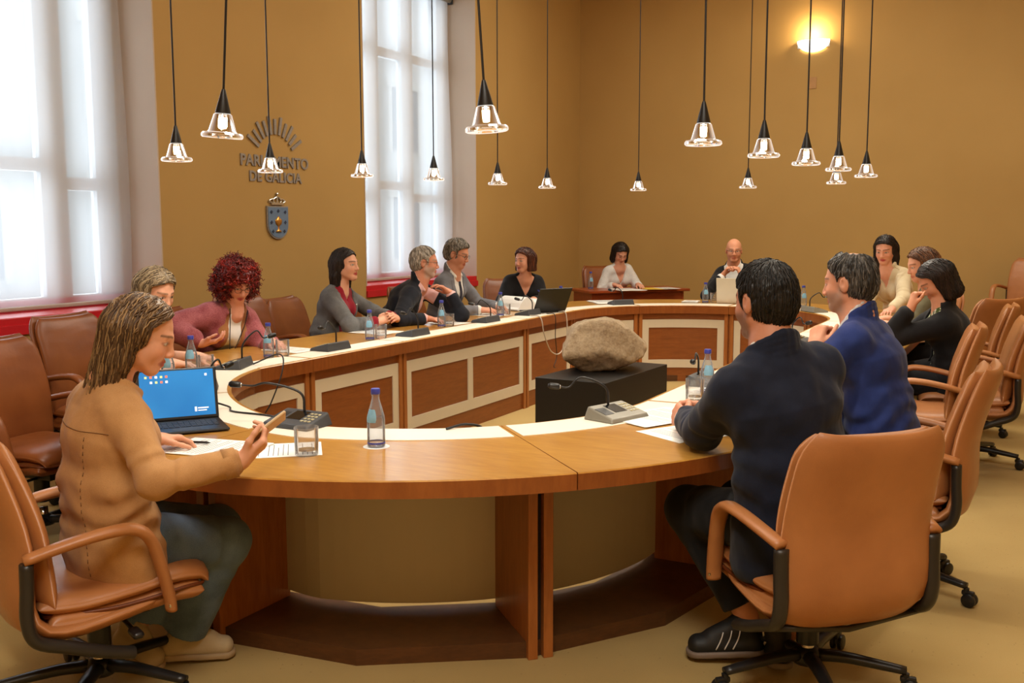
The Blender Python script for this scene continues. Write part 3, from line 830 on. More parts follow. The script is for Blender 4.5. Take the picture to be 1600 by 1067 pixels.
def sheet(x, y, ang, label, w=.21, l=.297, n=1, lines=True, name='paper_sheet', cat='paper', mat=None, group='papers on the table', z=None):
    o = empty(name, (x, y, (on(x, y) if z is None else z) + .0004), R(ang), label, cat, group)
    mb = MB()
    for i in range(n):
        M = Matrix.Translation((0, 0, i * .0012)) @ Matrix.Rotation(R((i * 37 % 7) - 3) * (n > 1), 4, 'Z')
        mb.box(-w / 2, w / 2, -l / 2, l / 2, 0, .0009, M)
    mb.build('sheet', mat or M_PAPER, o)
    if lines:
        ln = MB(); zt = n * .0012
        for i in range(14):
            yy = l / 2 - .04 - i * .016
            if i in (3, 9): continue
            ln.box(-w / 2 + .02, w / 2 - .02 - .05 * ((i * 5) % 3 == 0), yy - .0014, yy + .0014, zt, zt + .0002)
        ln.build('printed_lines', M_INK, o)
    return o
sheet(.11, -3.60, 100, 'white printed agenda sheets fanned in front of the woman in tan', .24, .32, 3)
sheet(.33, -3.52, 130, 'white sheet half under the tumbler near the raised phone', .21, .28)
sheet(1.27, -2.50 + .12, -25, 'white document under the clasped hands of the man in dark navy', .26, .36, 2)
sheet(1.47, -2.60, -30, 'dark-edged folder sheet under the left forearm of the man in dark navy', .24, .30, 1, True)
sheet(1.30, -1.62, -4, 'white sheet before the man in the bright blue blazer', .21, .30)
sheet(-1.47, -1.35, 88, 'white papers in front of the red-haired woman, right of her glass', .21, .30, 2)
sheet(-1.60, -.28, 92, 'white papers under the clasped hands of the woman in the grey blazer', .24, .32, 4)
sheet(-1.50, .55, 85, 'white sheet in front of the man in the black jacket', .21, .297)
sheet(-1.55, 1.30, 92, 'white papers under the hands of the man in the light grey suit', .22, .30, 3)
sheet(-1.18, 3.02, 40, 'stack of white papers on the far left curve of the table', .30, .42, 8)
sheet(-.46, 3.42, 10, 'small stack of printed cards on the far end, left of the bald man', .15, .21, 12)
sheet(1.52, 2.42, -60, 'white sheet before the woman in the cream blazer', .21, .297)
sheet(1.45, .55, 88, 'white sheet before the woman in the black jacket', .21, .297)
sheet(1.50, 1.30, 95, 'white sheet before the brown-haired person', .21, .297)
pen = MB().tube([(-.07, 0, .006), (.06, 0, .006), (.072, 0, .005)], [.0045, .0045, .001], 8).build('pen', M_BLACKPL, None, smooth=True, loc=(.00, -3.60, .7455), rz=R(20)); tag(pen, 'dark pen lying on the agenda sheets of the woman in tan', 'pen')
pen2 = MB().tube([(-.07, 0, .0), (.06, 0, .0), (.072, 0, -.001)], [.0045, .0045, .001], 8).build('pen', M_CAP, None, smooth=True, loc=(-1.585, 2.40, .845)); pen2.rotation_euler = (0, R(40), R(35)); tag(pen2, 'blue pen held by the woman with the brown bob', 'pen')

sheet(-1.62, 4.66, 48, 'white papers spread on the wooden side desk', .30, .42, 4, z=.762)
sheet(-1.42, 4.98, 40, 'yellow folder lying open at the right end of the wooden side desk', .26, .34, 3, False, 'paper_folder', 'folder', mat_plain('folder_yellow', (226, 190, 70), .5), z=.762)
sheet(-1.28, 5.06, 52, 'white sheet at the right edge of the wooden side desk', .21, .29, 2, z=.7665)
put(B0, -2.06, 4.62, 'water bottle on the left end of the wooden side desk', -40, .7605)
# open tablet computer with keyboard
M_BLUESCR = None
def mat_screen():
    t = NT('tablet_screen'); t.set(Roughness=.2)
    co = t.coord('Object'); n = t.noise(co, 3, 2)
    cr = t.ramp(n, [(.3, srgb((18, 104, 178))), (.7, srgb((40, 132, 200)))])
    t.link(cr, t.b.inputs['Base Color']); t.link(cr, t.b.inputs['Emission Color']); t.b.inputs['Emission Strength'].default_value = .55
    return t.m
tb = empty('tablet_computer', (-.338, -3.357, IZ), R(-36), 'open black tablet computer with blue desktop screen and attached keyboard', 'laptop')
# local +x points from the hinge towards the user
MB().bbox((.115, .02, .006), (.23, .30, .010), .005).build('keyboard_base', M_BLACKPL, tb)
kb = MB()
for i in range(5):
    for j in range(13): kb.box(.035 + i * .023, .035 + i * .023 + .018, -.118 + j * .0205, -.118 + j * .0205 + .017, .0105, .0128)
kb.box(.16, .215, -.03, .07, .0108, .0114)
kb.build('keys', mat_plain('key_grey', (48, 50, 54), .5), tb)
MS = Matrix.Translation((.0, .02, .012)) @ Matrix.Rotation(R(-14), 4, 'Y')
MB().bbox((-.005, 0, .100), (.009, .30, .20), .004, MS).build('screen_bezel', M_BLACKPL, tb)
so = MB().box(-.0002, .0004, -.138, .138, .012, .192, MS).build('screen', mat_screen(), tb)
ICM = [mat_emit('icon_mix', c_, .6) for c_ in ((196, 214, 150), (226, 120, 96), (236, 236, 240))]
for i in range(6):
    for j in range(2 if 0 < i < 5 else 1):
        y_ = .105 if i == 5 else .02 + i * .019 - .138
        MB().box(.0004, .0009, y_, y_ + .009, .166 - j * .02, .175 - j * .02, MS).build('desktop_icon', ICM[(i + j) % 3], so)
lg_ = MB().box(.0004, .0009, .060, .068, .028, .046, MS); lg_.box(.0004, .0009, .072, .112, .038, .043, MS); lg_.box(.0004, .0009, .072, .105, .029, .033, MS)
lg_.build('screen_logo', mat_emit('logo_white', (235, 240, 245), .6), so)
kk = MB(); kk.add([(-.005, -.13, .0), (-.115, -.13, 0), (-.04, -.13, .115), (-.005, .17, .0), (-.115, .17, 0), (-.04, .17, .115)], [(0, 1, 2), (5, 4, 3), (0, 3, 4, 1), (1, 4, 5, 2), (2, 5, 3, 0)])
kk.build('cover_stand', M_BLACKPL, tb)

def laptop(x, y, f, label, mat, w=.34, d=.23, open_=105):
    o = empty('laptop_computer', (x, y, on(x, y) + .0005), R(f), label, 'laptop')
    MB().bbox((d / 2, 0, .008), (d, w, .014), .006).build('laptop_base', mat, o)
    k = MB()
    for i in range(5):
        for j in range(14): k.box(.03 + i * .021, .03 + i * .021 + .017, -w / 2 + .02 + j * .0215, -w / 2 + .02 + j * .0215 + .018, .0145, .0165)
    k.build('keys', M_SCREEN, o)
    M = Matrix.Translation((0, 0, .014)) @ Matrix.Rotation(R(-(open_ - 90)), 4, 'Y')
    ld = MB().bbox((0, 0, d / 2), (.008, w, d), .004, M).build('laptop_lid', mat, o)
    MB().box(.0045, .0048, -w / 2 + .012, w / 2 - .012, .014, d - .012, M).build('laptop_screen', M_SCREEN, ld)
    return o
laptop(-1.19, 1.72, 150, 'open black laptop seen from behind on the left side near the binder', M_BLACKPL, open_=118)
laptop(-.03, 3.42, 95, 'open white laptop seen from behind in front of the bald man', mat_plain('laptop_white', (226, 220, 204), .4, var=.02), .33, .24, 100)

# open ring binder with fanned pages
bn = empty('open_binder', (-1.58, 2.02, .7432), R(70), 'open ring binder with fanned pages before the woman with the brown bob', 'binder')
for sx in (-1, 1):
    V = []; Fc = []; n = 10
    for i in range(n + 1):
        u = i / n; x = sx * u * .24; zt = (.075 * math.sin(PI * min(1, u * 1.12)) + .012) if sx > 0 else (.105 * math.sin(PI * min(1, u * 1.08)) ** .8 + .012)
        for y in (-.155, .155): V += [(x, y, .003), (x, y, zt)]
    for i in range(n):
        a = i * 4
        Fc += [(a + 1, a + 5, a + 7, a + 3), (a, a + 2, a + 6, a + 4), (a, a + 4, a + 5, a + 1), (a + 2, a + 3, a + 7, a + 6)]
    Fc += [(0, 1, 3, 2), (n * 4, n * 4 + 2, n * 4 + 3, n * 4 + 1)]
    mesh_obj('page_block', V, Fc, M_PAPER, bn, smooth=False)
MB().box(-.25, .25, -.165, .165, 0, .003).build('binder_cover', mat_plain('binder_grey', (120, 110, 104), .5), bn)
rg = MB()
for yy in (-.09, .09): rg.tube([(.02 * math.cos(a), yy, .012 + .03 * abs(math.sin(a))) for a in [PI * k / 10 for k in range(11)]], .002, 6)
rg.build('binder_ring', M_CHROME, bn, smooth=True)

# cables hanging from the table's inner edge on the left
def cable(pts, label, rad=.004, mat=None):
    o = MB().tube(smooth_path(pts, 8), rad, 8).build('cable', mat or M_BLACKPL, None, smooth=True); tag(o, label, 'cable'); return o
M_CABLEW = mat_plain('cable_grey', (190, 180, 168), .5)
cable([(-1.20, 1.36, .747), (-1.07, 1.30, .74), (-1.05, 1.33, .60), (-1.06, 1.48, .44), (-1.06, 1.66, .40), (-1.06, 1.80, .52), (-1.07, 1.80, .735), (-1.14, 1.80, .747)], 'pale grey cable looping over the inner edge below the black laptop', .005, M_CABLEW)
cable([(-1.16, 1.60, .747), (-1.07, 1.58, .735), (-1.06, 1.57, .55), (-1.07, 1.62, .38), (-1.06, 1.54, .30), (-1.07, 1.60, .28)], 'thin black cable dangling down the panel below the black laptop', .0035)
cable([(-.36, -3.16, .747), (-.42, -3.10, .78), (-.38, -3.02, .75), (-.30, -3.08, .747), (-.12, -3.08, .747), (.0, -3.12, .747)], 'black cable curling across the white inlay behind the tablet computer', .004)
cable([(-1.20, -1.98, .748), (-1.08, -1.90, .80), (-1.02, -1.95, .72), (-1.04, -2.02, .56), (-1.06, -2.05, .50)], 'black cable arching from the microphone of the grey-blonde woman over the inner edge', .004)
cable([(.66, -2.98, .747), (.70, -2.90, .754), (.74, -2.83, .72), (.75, -2.82, .60)], 'short black cable at the near inner edge behind the coaster bottle', .005)

# stone and plinth
PLT = .53; PLPOS = (.025, .055, 0); PLROT = R(-3.2)
dp = MB(); dp.box(-.25, .25, -.495, .495, 0, PLT); do = dp.build('display_plinth', M_BLACK, None, bevel=.003, loc=PLPOS, rz=PLROT)
tag(do, 'black box plinth inside the table ring, carrying the rough stone', 'plinth')

# clerk's desk
dk = empty('clerk_desk', (-1.71, 4.95, 0), R(48), 'reddish wooden side desk behind the far left end of the oval table', 'desk')
M_RED2 = mat_wood('desk_mahogany', (132, 54, 22), (160, 72, 32), (3, 20, 20), .3)
MB().bbox((0, 0, .745), (1.30, .60, .03), .004).build('desktop', M_RED2, dk)
MB().box(-.58, .58, -.245, -.225, .08, .73).build('modesty_panel', M_RED2, dk)
for sx in (-1, 1): MB().box(sx * .58 - .015, sx * .58 + .015, -.25, .27, 0, .73).build('side_panel', M_RED2, dk, bevel=.002)

place_chair(-2.16, 5.44, -42, 'reddish brown leather chair behind the wooden side desk', True, dz=.03, group='chairs by the wall')
# ------------------------------------------------------------------ signed-distance modelling for bodies, clothes, hair, stone
def A(*p): return np.array(p, dtype=np.float64)
def nrm(v):
    v = np.asarray(v, float); return v / max(1e-9, np.linalg.norm(v))
class Cone:
    """tapered capsule a->b, optional flattening: dist along axis s is divided by w"""
    def __init__(s, a, b, ra, rb, k=.02, op='+', s_ax=None, w=1.0):
        s.a = np.asarray(a, float); s.b = np.asarray(b, float); s.ra, s.rb, s.k, s.op = ra, rb, k, op
        s.s_ax = None if s_ax is None else nrm(s_ax); s.w = w
        s.c = (s.a + s.b) / 2; s.R = np.linalg.norm(s.b - s.a) / 2 + max(ra, rb) * max(1, w)
    def d(s, P):
        ba = (s.b - s.a).astype(np.float32); pa = P - s.a.astype(np.float32); l2 = max(1e-10, float(ba @ ba))
        h = np.clip((pa @ ba) / l2, 0, 1); off = pa - h[..., None] * ba
        if s.s_ax is not None:
            ax = s.s_ax.astype(np.float32); q = off @ ax; off = off - (q * (1 - 1 / s.w))[..., None] * ax
        return np.sqrt((off * off).sum(-1)) - (s.ra + (s.rb - s.ra) * h)
class Ell:
    def __init__(s, c, r, M=None, k=.02, op='+'):
        s.c = np.asarray(c, float); s.r = np.asarray(r, float); s.M = np.eye(3) if M is None else np.asarray(M, float); s.k, s.op = k, op; s.R = float(max(r))
    def d(s, P):
        q = (P - s.c.astype(np.float32)) @ s.M.T.astype(np.float32); r = s.r.astype(np.float32)
        k0 = np.sqrt(((q / r) ** 2).sum(-1)); k1 = np.sqrt(((q / (r * r)) ** 2).sum(-1)) + 1e-9
        return np.where(k0 < 1e-4, -float(min(s.r)), k0 * (k0 - 1) / k1)
def combine(d, e, k, op):
    if op == '+':
        h = np.clip(.5 + .5 * (d - e) / k, 0, 1); return d * (1 - h) + e * h - k * h * (1 - h)
    h = np.clip(.5 - .5 * (d + e) / k, 0, 1); return d * (1 - h) - e * h + k * h * (1 - h)   # subtract
FAR = .12
def field(prims, P, C, HD, off=0.0):
    """P (nb,m,3) points, C (nb,3) block centres, HD block half diagonal"""
    D = np.full(P.shape[:2], FAR, np.float32)
    for p in prims:
        m = np.linalg.norm(C - p.c, axis=1) < p.R + HD + .05 + abs(off) + p.k
        if not m.any(): continue
        e = p.d(P[m]).astype(np.float32)
        if p.op == '+': e = e - off
        D[m] = combine(D[m], e, max(1e-4, p.k), p.op)
    return D
def sdf_mesh(prims, vox, post=None, off=0.0, bounds=None, full=False):
    """surface nets over the union of prims; post(P, D) -> D"""
    if bounds is None:
        ps = [p for p in prims if p.op == '+']
        lo = np.min([p.c - p.R for p in ps], 0) - off - 3 * vox - .012; hi = np.max([p.c + p.R for p in ps], 0) + off + 3 * vox + .012
    else: lo, hi = map(np.asarray, bounds)
    B = 8; nb = np.maximum(1, np.ceil((hi - lo) / (vox * B)).astype(int)); N = nb * B
    gi = np.stack(np.meshgrid(*[np.arange(n) for n in nb], indexing='ij'), -1).reshape(-1, 3)
    C = (lo + (gi * B + (B - 1) / 2) * vox); HD = vox * B * .5 * 1.733
    dc = np.concatenate([(field(prims, C[i:i + 20000, None, :].astype(np.float32), C[i:i + 20000], 0, off)) for i in range(0, len(C), 20000)])[:, 0]
    act = (np.abs(dc) < HD * 1.25 + .02) | full
    D = np.ones(tuple(N), np.float32)
    Dv = D.reshape(nb[0], B, nb[1], B, nb[2], B).transpose(0, 2, 4, 1, 3, 5)
    ins = (dc < 0) & ~act
    if ins.any(): g = gi[ins]; Dv[g[:, 0], g[:, 1], g[:, 2]] = -1
    loc = np.stack(np.meshgrid(*[np.arange(B)] * 3, indexing='ij'), -1).reshape(-1, 3) * vox
    ga = gi[act]; Ca = C[act]
    for i in range(0, len(ga), 1500):
        g = ga[i:i + 1500]; c = Ca[i:i + 1500]
        P = ((lo + g * B * vox)[:, None, :] + loc[None]).astype(np.float32)
        d = field(prims, P, c, HD, off)
        if post is not None: d = post(P, d)
        Dv[g[:, 0], g[:, 1], g[:, 2]] = d.reshape(-1, B, B, B)
    return surface_nets(D, lo, vox)
def surface_nets(D, lo, vox):
    S = D < 0
    nx, ny, nz = D.shape
    cnt = np.zeros((nx - 1, ny - 1, nz - 1), np.uint8)
    for dx in (0, 1):
        for dy in (0, 1):
            for dz in (0, 1): cnt += S[dx:nx - 1 + dx, dy:ny - 1 + dy, dz:nz - 1 + dz]
    cell = np.argwhere((cnt > 0) & (cnt < 8)); del cnt
    idx = np.full((nx - 1, ny - 1, nz - 1), -1, np.int32); idx[tuple(cell.T)] = np.arange(len(cell))
    corn = [(a, b, c) for a in (0, 1) for b in (0, 1) for c in (0, 1)]
    val = {c: D[cell[:, 0] + c[0], cell[:, 1] + c[1], cell[:, 2] + c[2]] for c in corn}
    acc = np.zeros((len(cell), 3)); n = np.zeros(len(cell))
    for a in corn:
        for ax in range(3):
            if a[ax]: continue
            b = list(a); b[ax] = 1; b = tuple(b); va, vb = val[a], val[b]; m = (va < 0) != (vb < 0)
            t = np.where(m, va / np.where(m, va - vb, 1), 0)
            for k in range(3): acc[:, k] += np.where(m, a[k] + (t if k == ax else 0), 0)
            n += m
    V = lo + (cell + acc / np.maximum(n, 1)[:, None]) * vox
    F = []
    for ax in range(3):
        sl0 = [slice(None)] * 3; sl1 = [slice(None)] * 3; sl0[ax] = slice(0, -1); sl1[ax] = slice(1, None)
        a, b = S[tuple(sl0)], S[tuple(sl1)]
        e = np.argwhere(a != b); u, v = (ax + 1) % 3, (ax + 2) % 3
        e = e[(e[:, u] > 0) & (e[:, v] > 0) & (e[:, u] < D.shape[u] - 1) & (e[:, v] < D.shape[v] - 1)]
        flip = a[tuple(e.T)]
        def at(du, dv):
            q = e.copy(); q[:, u] += du; q[:, v] += dv; return idx[tuple(q.T)]
        q = np.stack([at(-1, -1), at(0, -1), at(0, 0), at(-1, 0)], 1)
        q[~flip] = q[~flip][:, ::-1]; F.append(q)
    F = np.concatenate(F); F = F[(F >= 0).all(1)]
    return V.astype(np.float32), F.astype(np.int32)
def relax(V, F, it=1, lam=.5):
    for _ in range(it):
        acc = np.zeros_like(V); n = np.zeros(len(V), np.float32)
        for i in range(4):
            for j in (1, 3):
                np.add.at(acc, F[:, i], V[F[:, (i + j) % 4]]); np.add.at(n, F[:, i], 1)
        V = V + lam * (acc / np.maximum(n, 1)[:, None] - V)
    return V
def wob(P, f, ph=0.0):
    """cheap smooth pseudo noise in [-1,1]"""
    x, y, z = P[..., 0] * f, P[..., 1] * f, P[..., 2] * f
    return (np.sin(x * 1.0 + 1.7 * np.sin(y * .8 + ph) + ph) + np.sin(y * 1.1 + 1.3 * np.sin(z * .9 + ph * 2) + ph * 3) + np.sin(z * .95 + 1.5 * np.sin(x * 1.05 + ph * .7))) / 3
def sdf_obj(name, prims, vox, mat, parent=None, post=None, off=0.0, color=None, it=1, full=False):
    V, F = sdf_mesh(prims, vox, post, off, None, full)
    if len(V) == 0: return None
    V = relax(V, F, it)
    o = mesh_obj(name, V, F, mat)
    if color is not None:
        c = color(V); ca = o.data.color_attributes.new('Col', 'FLOAT_COLOR', 'POINT')
        ca.data.foreach_set('color', np.concatenate([c, np.ones((len(c), 1))], 1).astype(np.float32).ravel())
    if parent is not None: o.parent = parent
    return o

UPZ_ = A(0, 0, 1)
# the rough stone on the black plinth
def build_stone():
    c = A(-.005, .10, PLT + .172)
    pr = [Ell(c, (.36, .36, .34), k=.02)]
    rv, fv = A(.883, .469, 0), A(-.469, .883, 0)
    pl_ = [(rv * .72 + UPZ_ * .69, .205), (rv * .45 + UPZ_ * .89, .185), (-rv * .93 + UPZ_ * .36, .235), (-rv * .55 + UPZ_ * .84, .205), (UPZ_ * 1 - rv * .1, .175), (-fv * .85 + UPZ_ * .5 - rv * .15, .185), (-fv * .9 + rv * .4 + UPZ_ * .2, .205),
           (-rv * .62 - UPZ_ * .78, .235), (rv * .45 - UPZ_ * .89, .185), (-fv * .75 - UPZ_ * .66, .195), (rv * .97 - UPZ_ * .22, .285), (-rv * .97 - UPZ_ * .25, .295), (fv * .9 + UPZ_ * .4, .21), (fv * .6 - UPZ_ * .8, .2), (-UPZ_, .173)]
    def post(P, d):
        q = P - c.astype(np.float32)
        for nv, r in pl_:
            n_ = nrm(nv).astype(np.float32); e = q @ n_ - r; d = -combine(-d, -e, .03, '+')
        d = d + .010 * wob(q, 16, .4) + .006 * wob(q, 41, 1.3) + .0025 * wob(q, 110, 2.1)
        return np.maximum(d, -(P[..., 2] - PLT))
    t = NT('stone_granite'); t.set(Roughness=.85); co = t.coord('Object')
    n1 = t.noise(co, 9, 6, .65); n2 = t.noise(co, 70, 4, .7)
    mx = t.node('ShaderNodeMix', data_type='FLOAT'); mx.inputs[0].default_value = .45; t.link(n1, mx.inputs[2]); t.link(n2, mx.inputs[3])
    t.link(t.ramp(mx.outputs[0], [(.30, srgb((120, 96, 72))), (.46, srgb((172, 150, 120))), (.60, srgb((196, 176, 146))), (.75, srgb((176, 132, 90)))]), t.b.inputs['Base Color'])
    t.bump(n2, .5, .01)
    o = sdf_obj('rough_stone', pr, .006, t.m, post=post, it=0, full=True)
    tag(o, 'large rough pale boulder resting on the black plinth inside the table ring', 'stone')
build_stone()
# ------------------------------------------------------------------ people
UPZ = A(0, 0, 1)
def dirv(f, pitch=0): return A(math.cos(R(f)) * math.cos(R(pitch)), math.sin(R(f)) * math.cos(R(pitch)), math.sin(R(pitch)))
M_SKIN = mat_attr('skin', .5, .06)
def hexmat(name, c, c2=None, **k): return mat_fabric(name, c, c2, **k)

def head_prims(M, O, s, sex, neckbase):
    """M columns = forward, left, up; returns prims of head and neck"""
    T = lambda p: O + M @ (np.asarray(p, float) * s)
    Rm = M.T
    f = sex == 'f'
    pr = [Ell(T((-.014, 0, .034)), A(.100, .077, .088) * s, Rm, .02),
          Ell(T((.030, 0, -.028)), A(.062, .060, .083) * s, Rm, .03),
          Cone(T((.005, .050, -.055)), T((.058, .016, -.094)), .022 * s, .019 * s, .025), Cone(T((.005, -.050, -.055)), T((.058, -.016, -.094)), .022 * s, .019 * s, .025),
          Cone(T((.062, .012, -.098)), T((.062, -.012, -.098)), .0185 * s, .0185 * s, .02),
          Ell(T((.052, .036, -.034)), A(.030, .026, .030) * s, Rm, .02), Ell(T((.052, -.036, -.034)), A(.030, .026, .030) * s, Rm, .02),
          Cone(T((.073, .030, .020)), T((.079, 0, .014)), .014 * s, .014 * s, .015), Cone(T((.073, -.030, .020)), T((.079, 0, .014)), .014 * s, .014 * s, .015),
          Ell(T((.099, .034, .001)), A(.016, .020, .012) * s, Rm, .014, '-'), Ell(T((.099, -.034, .001)), A(.016, .020, .012) * s, Rm, .014, '-'),
          Ell(T((.0735, .0325, 0)), A(.0135, .0145, .0115) * s, Rm, .003), Ell(T((.0735, -.0325, 0)), A(.0135, .0145, .0115) * s, Rm, .003),
          Cone(T((.088, 0, .006)), T((.106, 0, -.034)), .0085 * s, .0105 * s, .012), 
          Ell(T((.098, .010, -.040)), A(.010, .0085, .008) * s, Rm, .008), Ell(T((.098, -.010, -.040)), A(.010, .0085, .008) * s, Rm, .008),
          Cone(T((.078, .017, -.0665)), T((.0905, 0, -.064)), .0050 * s, .0060 * s, .006), Cone(T((.078, -.017, -.0665)), T((.0905, 0, -.064)), .0050 * s, .0060 * s, .006),
          Cone(T((.078, .015, -.072)), T((.0875, 0, -.0765)), .0050 * s, .0066 * s, .006), Cone(T((.078, -.015, -.072)), T((.0875, 0, -.0765)), .0050 * s, .0066 * s, .006),
          Cone(T((.094, .018, -.0700)), T((.097, -.018, -.0700)), .0022 * s, .0022 * s, .003, '-')]
    for y in (1, -1):
        pr += [Ell(T((-.012, .079 * y, -.006)), A(.021, .009, .033) * s, Rm, .006), Ell(T((-.006, .088 * y, .000)), A(.010, .007, .017) * s, Rm, .005, '-')]
    nr = .049 if f else .058
    pr += [Cone(T((-.022, 0, -.04)), neckbase + A(0, 0, .02), nr * s, (nr + .006) * s, .025), Cone(neckbase + A(0, 0, .02), neckbase - A(0, 0, .05), (nr + .006) * s, (nr + .008) * s, .03)]
    if not f: pr.append(Ell(T((.012, 0, -.125)), A(.03, .03, .03) * s, Rm, .03))
    return pr

def hand_prims(W, F, N, right, sc, curl, spread=1.0, thumb=.6, k=.008):
    """W wrist point, F finger direction, N palm normal"""
    F = nrm(F); N = nrm(N - F * (N @ F)); S = np.cross(F, N) * (1 if right else -1)
    pr = []; T = lambda a, b, c: W + (F * a + S * b + N * c) * sc
    kn = [(.088, .031, 0), (.091, .010, -.003), (.086, -.011, -.002), (.077, -.030, .002)]
    ln = [(.042, .026, .020), (.047, .030, .021), (.042, .028, .020), (.033, .020, .018)]
    rd = [.0092, .0095, .0090, .0080]
    pr.append(Cone(T(-.02, 0, 0), T(.03, 0, 0), .026 * sc, .024 * sc, .015, s_ax=S, w=1.25))
    for i in range(4):
        pr.append(Cone(T(.012, kn[i][1] * .55, .002), T(*kn[i]), .0165 * sc, .0125 * sc, .012))
        p = T(*kn[i]); a = 0; c = curl[i] if hasattr(curl[0], '__len__') else curl
        yaw = kn[i][1] * 2.2 * spread
        for j in range(3):
            a += R(c[j]); d = nrm((F * math.cos(a) + N * math.sin(a)) + S * yaw * math.cos(a))
            q = p + d * ln[i][j] * sc; r0 = rd[i] * sc * (1 - .10 * j); pr.append(Cone(p, q, r0, r0 * .9, .005 if j else .008)); p = q
    p = T(.022, .024, .008); ds = [F * .72 + S * (.62 * thumb + .2) + N * .30, F * .90 + S * .35 * thumb + N * .28, F * .96 + S * .10 * thumb + N * .30]
    for j, (l, r0) in enumerate(((.044, .0145), (.034, .0108), (.027, .0098))):
        q = p + nrm(ds[j]) * l * sc; pr.append(Cone(p, q, r0 * sc, r0 * .85 * sc, .010 if j == 0 else .005)); p = q
    return pr
CURL = dict(flat=(8, 10, 6), relax=(22, 30, 22), fist=(72, 88, 55), grip=(40, 48, 30), clasp=(48, 58, 40), point=[(12, 14, 8), (50, 60, 40), (60, 70, 40), (60, 70, 40)], pinch=[(38, 40, 20), (42, 44, 26), (52, 58, 34), (56, 62, 36)])

def ik(a, b, l1, l2, pole):
    d = b - a; L_ = np.linalg.norm(d)
    if L_ > (l1 + l2) * .995: sc_ = L_ / ((l1 + l2) * .995); l1 *= sc_; l2 *= sc_
    if L_ < abs(l1 - l2) + .02: L_ = abs(l1 - l2) + .02
    u = nrm(d); x = (l1 * l1 - l2 * l2 + L_ * L_) / (2 * L_); h = math.sqrt(max(0, l1 * l1 - x * x))
    pv = pole - u * (pole @ u); return a + u * x + nrm(pv) * h

HAIRMATS = {}
def hair_mat(name, c, c2, rough=.42, scale=(90, 90, 5), curly=False):
    if name in HAIRMATS: return HAIRMATS[name]
    t = NT(name); t.set(Roughness=rough); t.b.inputs['Specular IOR Level'].default_value = .4
    co = t.coord('Object', (40, 40, 40) if curly else scale); n = t.noise(co, 1.0, 4, .6)
    t.link(t.ramp(n, [(.36, srgb(c)), (.64, srgb(c2))]), t.b.inputs['Base Color']); t.bump(n, .6, .004)
    HAIRMATS[name] = t.m; return t.m

